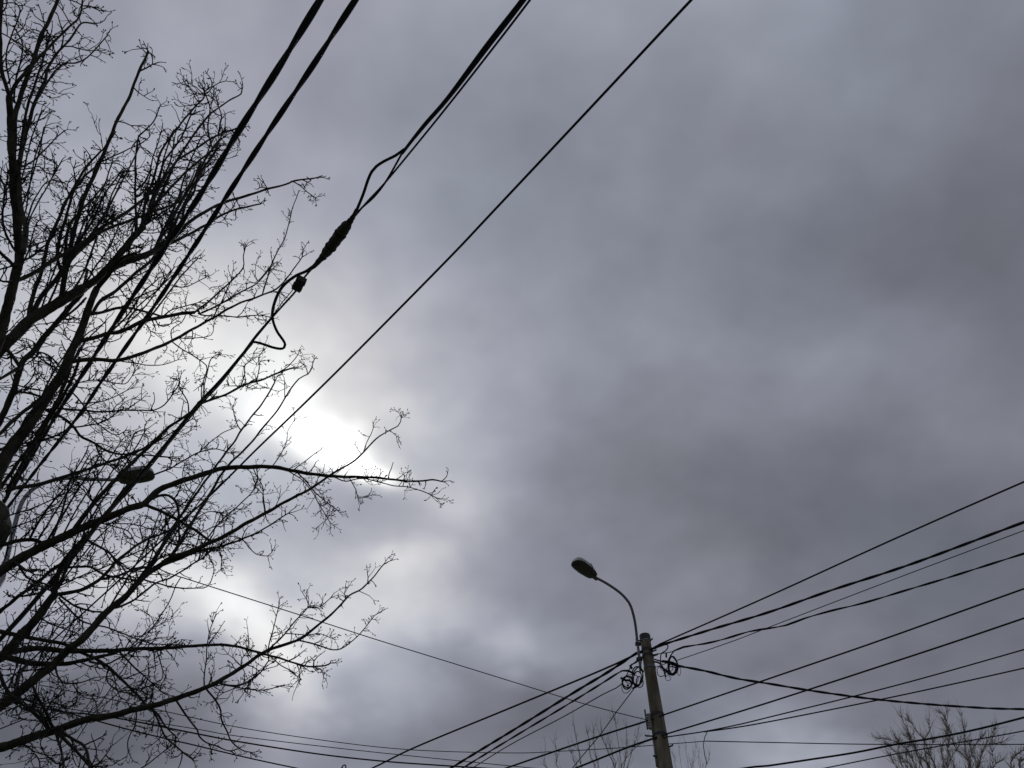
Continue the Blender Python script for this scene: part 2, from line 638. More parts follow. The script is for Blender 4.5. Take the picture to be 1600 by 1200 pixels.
b([(40, 352), (50, 320), (58, 303), (70, 287), (82, 280)], 2.8, 1.3, dens=0.08, tl=(8, 30))
b([(22, 390), (10, 365), (4, 345), (5, 320), (9, 295), (12, 275)], 3.4, 2, dens=0.13)
b([(22, 415), (10, 403), (-8, 386), (-30, 372)], 5, 3, dens=0.06)
b([(22, 415), (-5, 422), (-30, 430)], 2.5, 2, dens=0.06)
b([(34, 408), (50, 400), (62, 390), (77, 378), (88, 362)], 3.2, 1.5, dens=0.14, tl=(10, 34))
b([(40, 402), (45, 390), (50, 370), (57, 350), (62, 344)], 2.4, 1.4, dens=0.1)
b([(20, 440), (5, 440), (-15, 428)], 3.5, 2, dens=0.05)
# --- second great limb with its fans of upright shoots
b([(-25, 790), (-45, 720), (-50, 640), (-25, 580), (0, 547), (22, 525), (45, 502), (67, 488), (90, 473), (112, 461), (130, 451)], 20, 14, R0, 0.35, 0.03, name='limb', start=0.5, tips=0)
b([(130, 451), (157, 430), (175, 412), (190, 392), (212, 367), (224, 354)], 10, 9, dR=-0.2, dens=0.05, name='limb', tips=0)
b([(130, 451), (160, 431), (182, 416), (212, 404), (235, 395), (253, 382), (264, 377), (278, 364)], 11, 8, dR=0.3, dens=0.06, name='limb', tips=0)
b([(30, 437), (55, 425), (75, 412), (100, 397), (120, 385), (140, 372), (160, 355), (190, 336), (212, 322), (226, 309), (245, 291), (263, 270), (280, 248), (310, 230), (340, 211), (373, 199)], 7, 2.5, dR=0.3, dens=0.085)
b([(112, 396), (135, 380), (160, 362), (180, 353), (205, 343), (230, 335), (255, 325), (275, 318)], 5, 3, dens=0.08)
b([(45, 500), (46, 485), (53, 457), (63, 430), (70, 400), (77, 375), (90, 345), (105, 312), (117, 290), (130, 268), (143, 252), (158, 235)], 6.5, 3, dens=0.07)
b([(95, 470), (100, 440), (105, 415), (114, 370), (123, 334), (133, 305), (144, 280), (156, 254), (164, 236), (180, 195), (198, 160), (212, 125), (225, 95), (231, 80)], 8, 3.2, dR=-0.4, dens=0.06, tl=(10, 38), start=0.3)
b([(96, 424), (92, 412), (89, 400), (92, 377), (102, 343), (110, 313), (120, 292), (135, 272), (152, 258)], 4.8, 2.5, dens=0.07)
b([(100, 412), (102, 390), (105, 367), (111, 347), (123, 334)], 4.5, 4, dens=0.08, tips=0)
b([(50, 490), (67, 460), (84, 440), (102, 416), (120, 395), (140, 375)], 7.5, 5.5, dens=0.05, tips=0)
b([(123, 332), (140, 315), (152, 303), (164, 288)], 3.5, 2, dens=0.16)
b([(123, 332), (140, 328), (155, 330), (168, 336)], 2.4, 1.5, dens=0.14)
b([(214, 362), (212, 320), (211, 280), (212, 250), (214, 228), (216, 212)], 4.2, 2.2, dens=0.03, tips=1, wob=0.4)
b([(216, 213), (232, 200), (240, 190), (250, 165)], 2.3, 1.4, dens=0.09, tl=(6, 20))
b([(212, 298), (225, 285), (235, 265), (241, 240), (248, 220), (250, 207)], 2.4, 1.4, dens=0.08, tl=(6, 30))
b([(212, 298), (200, 284), (192, 275)], 1.8, 1.4, dens=0.05)
b([(156, 254), (170, 247), (190, 238), (215, 227), (233, 215)], 2.2, 1.4, dens=0.06)
b([(156, 256), (183, 255), (195, 263), (200, 268), (192, 277)], 1.8, 1.3, dens=0.1)
# fan above the bend
b([(224, 354), (232, 340), (244, 317), (265, 295), (280, 280), (302, 258), (325, 240), (341, 225)], 5, 2.2, dens=0.066)
b([(222, 352), (226, 322), (232, 300), (240, 278), (245, 259), (253, 235), (265, 215), (283, 193), (302, 170), (318, 153), (320, 142)], 4.6, 2, dens=0.048)
b([(224, 350), (235, 320), (244, 290), (256, 254), (274, 229), (286, 208), (298, 181)], 4, 2, dens=0.054)
b([(226, 350), (240, 325), (255, 298), (262, 280), (272, 257), (289, 232), (304, 208), (325, 182), (340, 170), (358, 157), (377, 146), (379, 140)], 4.6, 1.9, dens=0.054, tl=(10, 44))
b([(330, 228), (325, 197), (328, 172), (322, 150), (318, 140)], 2.6, 1.6, dens=0.060)
b([(341, 210), (344, 195), (347, 181), (341, 166), (338, 152)], 2.4, 1.4, dens=0.084)
b([(262, 376), (271, 340), (284, 313), (295, 295), (308, 272), (319, 252), (332, 232), (345, 217)], 5, 2.2, dens=0.060)
b([(266, 374), (280, 335), (300, 305), (312, 272), (332, 244), (344, 217), (352, 200)], 4.2, 2, dens=0.060)
b([(274, 366), (283, 345), (290, 322), (297, 300), (312, 278), (325, 252), (336, 236)], 3.6, 2, dens=0.060)
b([(262, 378), (255, 360), (248, 345), (240, 325)], 3, 2, dens=0.072)
b([(253, 382), (252, 362), (265, 345), (280, 330), (300, 322)], 2.4, 1.5, dens=0.084)
b([(226, 352), (250, 335), (275, 318), (300, 290), (330, 262)], 2.8, 1.5, dens=0.084)
b([(278, 364), (290, 352), (310, 337), (330, 325), (350, 317), (375, 309), (412, 297), (445, 289), (460, 282), (485, 279), (499, 277)], 6.5, 2.2, dens=0.08, tl=(8, 36))
b([(456, 283), (470, 291), (480, 300), (493, 309)], 2, 1.4, dens=0.08, tl=(5, 14))
b([(262, 382), (287, 370), (325, 350), (340, 340), (365, 328), (407, 319)], 5, 2.4, dens=0.09, tl=(8, 40))
b([(130, 448), (134, 433), (137, 421)], 4.4, 3.6, dens=0.0)
b([(132, 445), (150, 416), (162, 400), (178, 370), (190, 343)], 2.8, 1.5, dens=0.12, tl=(10, 40))
# --- third limb: thick, straight, out of the pollard head
b([(-18, 790), (-6, 742), (15, 704), (37, 674), (60, 641), (82, 606), (102, 575), (112, 547), (127, 517), (135, 493), (142, 470), (152, 450)], 22, 9, R0, 0.2, 0.035, name='limb', start=0.25, tips=0)
b([(152, 450), (175, 422), (190, 405), (212, 395)], 7, 5, dens=0.06)
b([(144, 490), (157, 470), (187, 450), (217, 422), (240, 404), (258, 382)], 6, 4, dens=0.07, tips=0)
b([(142, 491), (165, 487), (193, 480), (220, 485), (257, 496)], 4.4, 3, dens=0.07, tips=0)
b([(124, 533), (150, 527), (170, 521), (190, 518), (220, 503), (253, 496), (280, 490), (304, 488)], 6.5, 5.5, dens=0.07, tips=0)
b([(304, 488), (325, 472), (347, 452), (362, 439), (380, 418), (380, 400), (383, 387)], 3.4, 1.5, dens=0.12, tl=(8, 32))
b([(312, 490), (347, 473), (385, 452), (400, 443), (417, 425), (425, 414)], 3.2, 1.5, dens=0.09, tl=(8, 28))
b([(310, 490), (320, 493), (347, 494), (370, 495), (402, 492), (422, 496)], 2.4, 1.5, dens=0.10, tl=(8, 28))
b([(110, 565), (135, 562), (160, 562), (182, 563), (212, 556), (242, 544), (268, 533), (295, 518), (330, 498), (372, 475), (412, 460), (435, 450), (450, 432), (462, 415), (472, 402)], 7, 1.9, dens=0.045, tl=(10, 46))
b([(334, 495), (347, 469), (362, 437)], 2.2, 1.6, dens=0.08)
b([(410, 460), (425, 412), (445, 370), (460, 317), (467, 297)], 2.3, 1.2, dens=0.05, tl=(5, 12), tips=0, wob=0.5)
b([(425, 412), (412, 430), (398, 442)], 1.8, 1.3, dens=0.1)
b([(269, 534), (285, 546), (316, 565), (323, 577), (316, 602), (315, 625)], 1.9, 1.6, dens=0.10, tl=(8, 26))
b([(280, 528), (302, 529), (330, 523), (334, 512)], 1.6, 1.2, dens=0.06, tl=(5, 14))
b([(269, 533), (268, 516), (285, 503), (290, 492)], 1.7, 1.3, dens=0.06, tl=(5, 14))
b([(182, 563), (200, 566), (235, 571), (260, 568), (278, 562)], 1.9, 1.2, dens=0.07, tl=(8, 24))
b([(270, 448), (292, 448), (310, 438), (325, 432)], 1.8, 1.3, dens=0.10, tl=(6, 22))
b([(190, 480), (215, 465), (250, 448), (270, 430), (300, 405)], 2.6, 1.5, dens=0.08, tl=(8, 34))
b([(253, 496), (270, 484), (290, 478), (310, 472)], 2.4, 1.4, dens=0.18, tl=(8, 28))
# --- fourth, thinner companion limb
b([(-20, 770), (-15, 690), (0, 657), (8, 642), (20, 612), (30, 582), (37, 562), (48, 554), (67, 529), (90, 502), (105, 485), (128, 458)], 10, 7, R0, 0.5, 0.05, name='limb', start=0.3, tips=0)
b([(50, 553), (75, 520), (95, 500), (115, 485), (135, 466)], 3.8, 3, dens=0.09, tips=0)
b([(15, 550), (22, 560), (31, 574)], 5, 4.5, dens=0.05, tips=0)
b([(27, 576), (10, 586), (-10, 598)], 5, 4, dens=0.06)
b([(66, 621), (22, 656), (0, 677), (-20, 690)], 5.5, 5, dens=0.06)
b([(24, 612), (45, 614), (66, 621)], 3.2, 3, dens=0.06, tips=0)
b([(30, 684), (14, 695), (-10, 708)], 3.4, 3, dens=0.06)
b([(26, 602), (50, 608), (75, 611)], 2.2, 2, dens=0.06, tips=0)
b([(12, 560), (-3, 557)], 3, 2, dens=0.04)
b([(40, 555), (62, 551), (80, 558), (95, 575)], 2.6, 2.2, dens=0.07, tips=0)
b([(98, 583), (75, 568), (52, 552)], 2.2, 2, dens=0.06)
b([(112, 555), (105, 590), (90, 625), (70, 660), (45, 700), (20, 735), (0, 762)], 4.5, 5, dens=0.12, tips=0)
b([(124, 560), (114, 590), (98, 620), (80, 650), (58, 690), (35, 725), (12, 765)], 4, 4.5, dens=0.12, tips=0)
b([(90, 638), (129, 641), (157, 644), (187, 641), (216, 641), (235, 642), (253, 636), (262, 626), (278, 603), (280, 595)], 3.3, 1.6, dens=0.11, tl=(8, 36))
b([(72, 640), (93, 650), (112, 663), (124, 680), (142, 690), (157, 698), (168, 705), (195, 710), (240, 712), (262, 714)], 4.2, 2.2, dens=0.08, tl=(8, 36))
b([(150, 695), (159, 716), (180, 734), (190, 745)], 2.4, 1.6, dens=0.07)
b([(40, 692), (72, 687), (93, 678), (111, 668), (135, 665), (162, 659), (187, 642)], 3.4, 1.5, dens=0.10)
b([(111, 612), (127, 629), (138, 644), (154, 663), (180, 680), (198, 672)], 2.3, 1.4, dens=0.10)
b([(115, 600), (145, 594), (170, 596), (195, 600), (207, 588), (210, 580)], 2, 1.3, dens=0.13)
b([(118, 630), (150, 628), (175, 622), (203, 608)], 2, 1.3, dens=0.12)
# --- limb straight out of the head, then curving up to the sun
b([(10, 768), (26, 762), (56, 758), (93, 747), (126, 737), (166, 723), (192, 715), (227, 699), (250, 684)], 6.5, 3.5, R0, 0.2, 0.07, tl=(8, 36))
# --- the long level limb reaching out to the right
b([(-101, 935), (-50, 920), (-20, 905), (0, 892), (32, 872), (75, 850), (117, 830), (160, 812), (195, 797), (225, 787), (245, 767), (275, 755), (312, 742), (350, 732), (400, 729), (425, 730), (462, 736), (512, 744), (562, 745), (612, 749), (650, 752), (676, 750), (690, 752)], 17, 2.4, R0, -0.5, 0.05, name='limb', start=0.12, tl=(8, 44))
b([(520, 744), (540, 752), (562, 748), (590, 752), (612, 758), (640, 762), (662, 768), (680, 776)], 2.0, 1.5, dens=0.16, tl=(8, 26))
b([(462, 736), (478, 752), (495, 772), (512, 786), (530, 800)], 2.4, 1.4, dens=0.12, tl=(8, 36))
b([(445, 733), (470, 748), (485, 765), (500, 790), (515, 815)], 1.9, 1.3, dens=0.12, tl=(8, 36))
b([(545, 745), (556, 765), (560, 778), (575, 775)], 1.7, 1.3, dens=0.10, tl=(6, 18))
b([(395, 729), (400, 742), (410, 760), (412, 778), (415, 800)], 1.7, 1.4, dens=0.12, tl=(6, 24))
b([(425, 729), (440, 708), (448, 690), (450, 672), (460, 655)], 1.7, 1.2, dens=0.10, tl=(6, 22))
b([(458, 735), (475, 722), (490, 710), (502, 700)], 1.8, 1.2, dens=0.06, tl=(5, 12))
b([(112, 832), (150, 782), (190, 740), (225, 705), (265, 667), (300, 643), (317, 630), (350, 617), (382, 602), (407, 594), (435, 582), (460, 575)], 7.5, 3, dens=0.065, tl=(8, 42), tips=1)
b([(317, 630), (320, 600), (324, 580), (330, 560), (345, 553)], 2.2, 1.5, dens=0.12, tl=(6, 26))
b([(376, 604), (382, 585), (384, 570), (395, 562)], 2, 1.4, dens=0.14, tl=(6, 30))
b([(400, 596), (405, 575), (404, 558), (415, 545)], 1.8, 1.3, dens=0.16, tl=(6, 26))
b([(435, 582), (450, 572), (462, 560), (468, 548)], 1.8, 1.3, dens=0.16, tl=(6, 22))
b([(295, 646), (292, 625), (280, 605), (282, 596), (270, 592)], 2.2, 1.4, dens=0.10, tl=(6, 22))
b([(230, 790), (260, 803), (278, 812), (305, 829), (327, 844), (335, 846)], 4.4, 3.6, dens=0.07, tips=0)
b([(232, 782), (248, 775), (264, 775), (275, 785), (279, 802), (280, 827), (279, 847), (268, 868)], 4.4, 2.4, dens=0.06)
b([(22, 878), (45, 892), (60, 890), (46, 890)], 4, 2, dens=0.05)
b([(27, 880), (45, 904), (75, 913)], 3, 2.4, dens=0.08)
b([(0, 852), (45, 843), (73, 850)], 6, 5, R0, 0.0, 0.09)
b([(45, 845), (55, 825), (70, 800), (87, 779), (105, 758), (115, 742)], 3.4, 1.8, dens=0.11, tl=(8, 40))
b([(80, 846), (94, 808), (103, 777), (112, 745), (132, 712), (138, 698)], 3.6, 1.6, dens=0.09, tl=(8, 36))
b([(5, 808), (16, 805), (52, 793), (79, 782), (100, 772)], 2.4, 1.5, R0, 0.1, 0.13, tl=(8, 40))
b([(5, 830), (45, 815), (78, 798), (100, 790)], 2.2, 1.4, R0, -0.1, 0.13, tl=(8, 40))
b([(160, 812), (155, 795), (140, 780), (130, 765), (120, 757)], 2.2, 1.5, dens=0.12)
b([(150, 815), (175, 822), (200, 830), (210, 845)], 2.2, 1.5, dens=0.14)
b([(165, 818), (195, 818), (220, 822), (236, 828)], 1.9, 1.3, dens=0.10)
# --- fifth limb, rising from the lower left
b([(-233, 1160), (-130, 1145), (-40, 1128), (0, 1104), (30, 1080), (60, 1057), (82, 1039), (105, 1016), (127, 1000), (165, 958), (195, 933), (212, 914), (228, 898), (247, 886), (268, 871), (297, 862), (330, 847), (355, 835), (387, 817), (415, 801), (460, 777), (495, 757), (525, 737), (550, 722), (565, 710), (592, 682), (622, 665), (627, 653)], 19, 1.5, R0, -0.7, 0.045, name='limb', start=0.2, tl=(8, 42))
b([(250, 884), (280, 873), (310, 862), (342, 854), (372, 845), (402, 832), (430, 815), (450, 802)], 5, 1.8, dens=0.09, tl=(8, 40))
b([(181, 950), (210, 937), (242, 912), (265, 903), (280, 895), (314, 873), (332, 858)], 3.2, 2, dens=0.06)
b([(226, 906), (250, 913), (272, 918), (310, 919), (317, 919), (328, 912), (335, 892), (332, 880)], 2.6, 1.2, dens=0.08, tl=(6, 24))
b([(340, 853), (346, 870), (346, 888)], 2.0, 1.3, dens=0.14, tl=(5, 18))
b([(378, 842), (390, 855), (400, 866), (418, 868), (424, 863)], 1.8, 1.2, dens=0.12, tl=(6, 24))
b([(567, 708), (572, 695), (580, 678), (583, 668)], 1.6, 1.2, dens=0.05, tl=(4, 9))
# upright shoots over the right half of the crown
b([(215, 908), (237, 878), (260, 840), (284, 803), (305, 775), (327, 742), (359, 700), (377, 672), (400, 643), (415, 622), (430, 597)], 5.2, 2.4, dens=0.045, tl=(8, 34), wob=0.5)
b([(262, 875), (278, 854), (290, 832), (312, 797), (327, 775), (347, 739), (384, 700), (425, 652), (445, 622), (467, 592), (480, 585), (488, 572)], 5, 1.8, dens=0.045, tl=(8, 34), wob=0.5)
b([(445, 622), (445, 608), (444, 595)], 1.6, 1.2, dens=0.1)
b([(317, 851), (342, 818), (372, 790), (395, 767), (402, 750), (402, 738)], 2.3, 1.5, dens=0.08, tl=(6, 22))
b([(376, 672), (370, 660), (366, 648), (364, 636)], 1.8, 1.3, dens=0.10, tl=(6, 18))
b([(225, 705), (245, 690), (262, 680), (280, 668), (300, 654)], 2.2, 1.5, dens=0.14)
b([(240, 742), (270, 730), (300, 712), (318, 704), (338, 702), (360, 708)], 2.8, 1.5, R0 - 0.1, 0.1, 0.13, tl=(8, 36))
b([(305, 712), (318, 700), (330, 690), (345, 678), (362, 670)], 1.9, 1.3, dens=0.10, tl=(6, 22))
b([(305, 775), (290, 758), (285, 742), (288, 728)], 1.7, 1.3, dens=0.1)
b([(285, 825), (305, 812), (325, 800), (345, 802)], 2.0, 1.3, dens=0.16, tl=(8, 30))
b([(270, 850), (295, 850), (312, 856), (330, 858)], 2.6, 1.6, dens=0.14, tl=(8, 30))
b([(350, 836), (352, 815), (357, 805)], 1.6, 1.2, dens=0.12)
b([(413, 801), (412, 775), (405, 765)], 1.6, 1.2, dens=0.1)
# --- the forked limb low on the left
b([(-205, 1090), (-110, 1070), (-35, 1042), (0, 1027), (15, 1016), (30, 996), (60, 963), (82, 933), (87, 927)], 24, 10, R0, -0.1, 0.04, name='limb', start=0.55, tips=0)
b([(87, 929), (127, 922), (150, 909), (162, 899), (180, 880), (202, 861), (222, 846), (252, 835), (275, 823), (285, 811)], 6.5, 2.6, dens=0.08)
b([(84, 924), (90, 900), (97, 880), (112, 862), (135, 838), (150, 822)], 8, 5, dens=0.08, tips=0)
b([(100, 878), (120, 856), (145, 829), (168, 800), (190, 770), (215, 740)], 5, 3.5, dens=0.07)
b([(96, 881), (78, 893), (52, 915), (30, 931), (0, 954), (-20, 968)], 5.5, 5, dens=0.06)
b([(95, 888), (120, 886), (142, 886), (162, 897), (187, 903), (213, 907)], 3.4, 2.6, dens=0.08, tips=0)
b([(162, 904), (190, 898), (212, 888), (235, 886)], 3.2, 4, dens=0.07, tips=0)
b([(96, 932), (120, 948), (142, 955), (166, 957)], 3, 2.4, dens=0.08, tips=0)
b([(92, 934), (105, 948), (120, 964), (135, 973), (165, 980), (195, 991), (225, 1002), (240, 1006), (262, 1008)], 2.8, 1.5, dens=0.07)
b([(88, 918), (120, 903), (150, 891), (180, 879), (205, 866), (230, 856)], 2.3, 1.5, dens=0.08)
b([(60, 963), (82, 976), (112, 987), (135, 996)], 2, 1.4, dens=0.10)
b([(52, 972), (78, 960), (100, 945)], 1.8, 1.3, dens=0.08)
b([(78, 922), (62, 916), (45, 910)], 3, 2.2, dens=0.08)
b([(34, 932), (65, 925), (85, 912)], 3, 2.6, dens=0.06, tips=0)
b([(138, 845), (158, 856), (175, 868), (190, 884), (205, 905)], 3.4, 2.2, dens=0.10)
# --- level limb below it, arching to the right
b([(12, 1020), (20, 1018), (60, 1013), (105, 1017), (150, 1017), (195, 1015), (240, 1013), (280, 1011), (310, 1009), (332, 1007), (362, 1009), (400, 1018), (432, 1027), (475, 1040), (507, 1040), (517, 1036)], 8.5, 2.2, dR=-0.4, dens=0.07, name='limb', tl=(8, 40))
b([(10, 1026), (45, 1036), (75, 1037), (105, 1037), (135, 1031), (157, 1025), (180, 1021)], 9, 4, dR=-0.2, dens=0.09, tl=(8, 40))
b([(86, 1038), (90, 1055), (100, 1067), (120, 1067), (140, 1062)], 3, 1.6, dens=0.14)
b([(140, 1034), (165, 1038), (182, 1030), (205, 1018)], 3, 2, dens=0.12)
b([(-30, 980), (0, 987), (30, 993), (67, 1000), (105, 1008), (120, 1015), (150, 1030), (172, 1045), (195, 1066), (229, 1102), (240, 1112), (248, 1127), (257, 1150), (280, 1170), (300, 1186)], 6.5, 1.8, R0, -0.3, 0.06, tl=(8, 40))
b([(186, 1018), (210, 1043), (240, 1069), (255, 1083)], 2.8, 1.6, dens=0.10)
b([(168, 1048), (168, 1065), (185, 1080), (205, 1083)], 2.2, 1.5, dens=0.12)
b([(195, 1068), (212, 1078), (232, 1072), (240, 1085), (225, 1094)], 2.2, 1.4, dens=0.14)
b([(244, 1014), (250, 1030), (254, 1048), (252, 1062), (240, 1070)], 1.9, 1.3, dens=0.10)
b([(200, 1015), (215, 1000), (235, 985), (245, 975)], 1.8, 1.3, dens=0.14)
b([(475, 1040), (500, 1045), (506, 1058)], 1.6, 1.2, dens=0.12, tl=(4, 12))
b([(422, 1025), (440, 1040), (455, 1048), (465, 1058)], 1.9, 1.3, dens=0.12, tl=(6, 26))
# --- lowest limb
b([(-290, 1240), (-120, 1205), (-30, 1178), (0, 1168), (45, 1154), (82, 1142), (112, 1132), (142, 1123), (180, 1117), (210, 1109), (240, 1102), (280, 1090), (302, 1082), (337, 1067), (375, 1045), (407, 1022), (437, 1010), (470, 997), (500, 975), (525, 952), (545, 932), (565, 920), (587, 897), (600, 882)], 18, 1.8, R0 - 0.1, -0.9, 0.05, name='limb', start=0.3, tl=(8, 36))
b([(417, 1018), (445, 990), (462, 970), (480, 950), (479, 935)], 3, 1.4, dens=0.10, tl=(6, 30))
b([(418, 1018), (425, 990), (430, 970), (435, 950)], 2, 1.4, dens=0.10, tl=(6, 26))
b([(480, 950), (500, 948), (515, 935)], 1.7, 1.2, dens=0.12, tl=(5, 16))
b([(465, 1000), (500, 1009), (520, 1015), (540, 1010), (565, 987), (585, 962)], 2.6, 1.3, dens=0.10, tl=(5, 20))
b([(450, 990), (475, 992), (500, 990), (520, 998)], 1.6, 1.2, dens=0.08, tl=(5, 18))
b([(342, 1067), (370, 1072), (392, 1062), (410, 1047), (420, 1032)], 3, 1.8, dens=0.09)
b([(350, 1070), (387, 1077), (420, 1077), (435, 1072)], 2.2, 1.4, dens=0.10, tl=(6, 20))
b([(275, 1094), (293, 1120), (308, 1140), (310, 1150), (322, 1160), (340, 1166), (355, 1172)], 3, 1.6, dens=0.07, tl=(6, 26))
b([(323, 1077), (343, 1103), (346, 1123), (353, 1140), (360, 1156), (377, 1171), (392, 1175)], 3, 1.5, dens=0.09, tl=(6, 26))
b([(235, 1105), (248, 1118), (258, 1135), (275, 1150)], 3, 1.6, dens=0.10)
b([(319, 1072), (319, 1058), (322, 1030), (325, 1000), (328, 985), (334, 968)], 1.9, 1.3, dens=0.14, tl=(6, 24))
b([(376, 1045), (378, 1030), (388, 1015), (388, 995)], 1.6, 1.2, dens=0.10, tl=(5, 18))
b([(88, 1140), (115, 1155), (130, 1165), (138, 1180), (140, 1204)], 4.4, 3, dens=0.08)
b([(88, 1142), (110, 1165), (125, 1180), (148, 1204)], 4.4, 3, dens=0.10)
b([(86, 1142), (95, 1170), (100, 1204)], 3.4, 3, dens=0.10)
b([(85, 1142), (70, 1110), (57, 1085), (52, 1072)], 4.4, 3, dens=0.14)
b([(80, 1144), (60, 1120), (35, 1100), (22, 1090)], 5, 3.6, dens=0.14)
b([(78, 1142), (66, 1118), (45, 1104), (30, 1102)], 3.4, 2.4, dens=0.14)
b([(60, 1112), (80, 1096), (105, 1108)], 2.4, 1.5, dens=0.16)
b([(-12, 1030), (0, 1055), (15, 1085), (26, 1100)], 6, 4, dens=0.06, tips=0)
b([(42, 1038), (30, 1055), (27, 1075)], 4, 3, dens=0.10)
b([(25, 1160), (45, 1168), (60, 1185), (62, 1200)], 2.4, 1.5, dens=0.14)
b([(152, 1119), (152, 1105), (142, 1085)], 2, 1.4, dens=0.1, tl=(5, 16))
b([(205, 1111), (198, 1095), (190, 1090)], 1.8, 1.3, dens=0.1, tl=(5, 16))
b([(213, 1112), (212, 1130), (205, 1145), (200, 1160), (200, 1175)], 1.9, 1.3, dens=0.08, tl=(5, 16))
b([(150, 1200), (165, 1180), (175, 1165)], 2, 1.3, R0, -0.2, 0.16, tl=(6, 24))
b([(215, 1204), (235, 1190), (255, 1175), (265, 1168)], 2, 1.3, R0, -0.2, 0.14, tl=(6, 24))

# --- many more slender upright shoots that fill the crown
def shoots(n, bx, by, ex, ey, w=(2.2, 3.6), bend=6, dens=0.05, tl=(8, 34), base=None):
    """n slender shoots from around the line bx..by to around ex..ey"""
    for k in range(n):
        t = (k + rng.uniform(0.1, 0.9)) / n
        x0 = bx[0] + (bx[1] - bx[0]) * t + rng.uniform(-4, 4)
        y0 = by[0] + (by[1] - by[0]) * t + rng.uniform(-4, 4)
        s_, dd_ = tree.near(x0, y0)
        x0, y0 = s_[0], s_[1]
        x1 = ex[0] + (ex[1] - ex[0]) * t + rng.uniform(-12, 12)
        y1 = ey[0] + (ey[1] - ey[0]) * t + rng.uniform(-16, 16)
        dx, dy = x1 - x0, y1 - y0
        L = math.hypot(dx, dy)
        nx, ny = -dy / L, dx / L
        c1, c2 = rng.uniform(-bend, bend), rng.uniform(-bend, bend)
        pts = [(x0, y0), (x0 + dx * 0.33 + nx * c1, y0 + dy * 0.33 + ny * c1), (x0 + dx * 0.7 + nx * c2, y0 + dy * 0.7 + ny * c2), (x1, y1)]
        b(pts, rng.uniform(*w), 1.7, dens=dens, tl=tl, wob=0.3, tips=2)


shoots(4, (228, 276), (350, 366), (255, 352), (205, 205), dens=0.035)
shoots(4, (190, 250), (392, 384), (232, 330), (262, 262), bend=5, dens=0.035)
shoots(5, (60, 120), (490, 458), (120, 190), (310, 330))
shoots(4, (100, 160), (398, 355), (160, 232), (270, 240))
shoots(4, (20, 34), (330, 395), (48, 96), (150, 270), w=(1.8, 2.6))
shoots(5, (20, 60), (710, 640), (95, 165), (560, 500), w=(2.6, 4.2))
shoots(5, (40, 140), (868, 822), (120, 225), (720, 660), w=(2.2, 3.4))
shoots(5, (165, 260), (958, 878), (250, 360), (800, 740), w=(2.0, 3.0))
shoots(4, (60, 85), (963, 930), (110, 170), (850, 800), w=(2.0, 3.0))
shoots(4, (150, 240), (527, 500), (220, 330), (430, 400), w=(2.0, 3.0))
shoots(4, (0, 60), (1104, 1057), (40, 130), (985, 940), w=(1.8, 2.6))

# ------------------------------------------------------------------ concrete pole with its lamp
RP = 11.0
PT = at_r(1007.5, 995, RP)
pole = empty('utility_pole', (PT.x, PT.y, 0), 'round concrete utility pole with dark cap where the many wires meet', 'pole')


def pole_r(z):
    return 0.080 + (PT.z - z) * 0.0135


rings = []
for i in range(40):
    z = PT.z * i / 39
    rings.append([(PT.x + pole_r(z) * math.cos(2 * math.pi * k / 28), PT.y + pole_r(z) * math.sin(2 * math.pi * k / 28), z) for k in range(28)])
MB().rings(rings).build('shaft', 'concrete', pole)


def collar(z0, z1, extra, mat, name):
    return MB().tube([(PT.x, PT.y, z0), (PT.x, PT.y, z1)], [pole_r(z0) + extra, pole_r(z1) + extra], 28).build(name, mat, pole, False)


collar(PT.z - 0.075, PT.z + 0.02, 0.008, 'cap', 'cap')
collar(PT.z - 0.095, PT.z - 0.078, 0.004, 'galv', 'strap')


def pz(py):
    """height on the pole seen at picture row py"""
    lo, hi = 0.0, PT.z
    for _ in range(40):
        m = (lo + hi) / 2
        v = Vector((PT.x, PT.y, m)) - CAM
        fw = v.y * CP + v.z * SP
        up = -v.y * SP + v.z * CP
        if 600 - up / fw * F > py:
            lo = m
        else:
            hi = m
    return (lo + hi) / 2


for row in (1017, 1026, 1044, 1118, 1150):
    collar(pz(row) - 0.02, pz(row) + 0.02, 0.007, 'steel' if row == 1044 else 'cap', 'strap')
for row, sx, L in ((1003, -1, 0.08), (1003, 1, 0.02), (1027, 1, 0.06), (1020, 1, 0.05), (1029, -1, 0.05), (1169, 1, 0.04), (1152, -1, 0.12), (1184, -1, 0.04)):
    z = pz(row)
    p = Vector((PT.x, PT.y, z)) + Vector((sx * pole_r(z), -0.03, 0))
    e = p + Vector((sx * L, -0.03, 0.01 * sx))
    MB().tube([p - Vector((sx * 0.02, 0, 0)), e, e + Vector((0, 0, 0.016))], [0.012, 0.011, 0.012], 8).build('hook', 'cap', pole)
# small insulator rack on the left flank
for row in (1122, 1130, 1138):
    z = pz(row)
    c = Vector((PT.x - pole_r(z) - 0.035, PT.y - 0.05, z))
    MB().tube([c + Vector((0, 0, dz)) for dz in (-0.04, -0.028, -0.012, 0.0, 0.012, 0.028, 0.04)], [0.02, 0.032, 0.032, 0.018, 0.032, 0.032, 0.02], 12).build('insulator', 'ceramic', pole)
zr0, zr1 = pz(1142), pz(1112)
MB().box((PT.x - pole_r(zr0) - 0.035 - 0.042, PT.y - 0.05, (zr0 + zr1) / 2), X * 0.009, Y * 0.018, Z * (zr1 - zr0) / 2).build('rack', 'cap', pole, False)
MB().tube([(PT.x - pole_r(z) - 0.012, PT.y - 0.03, z) for z in (pz(1200), pz(1170), pz(1142))], 0.012, 8).build('conduit', 'galv', pole)


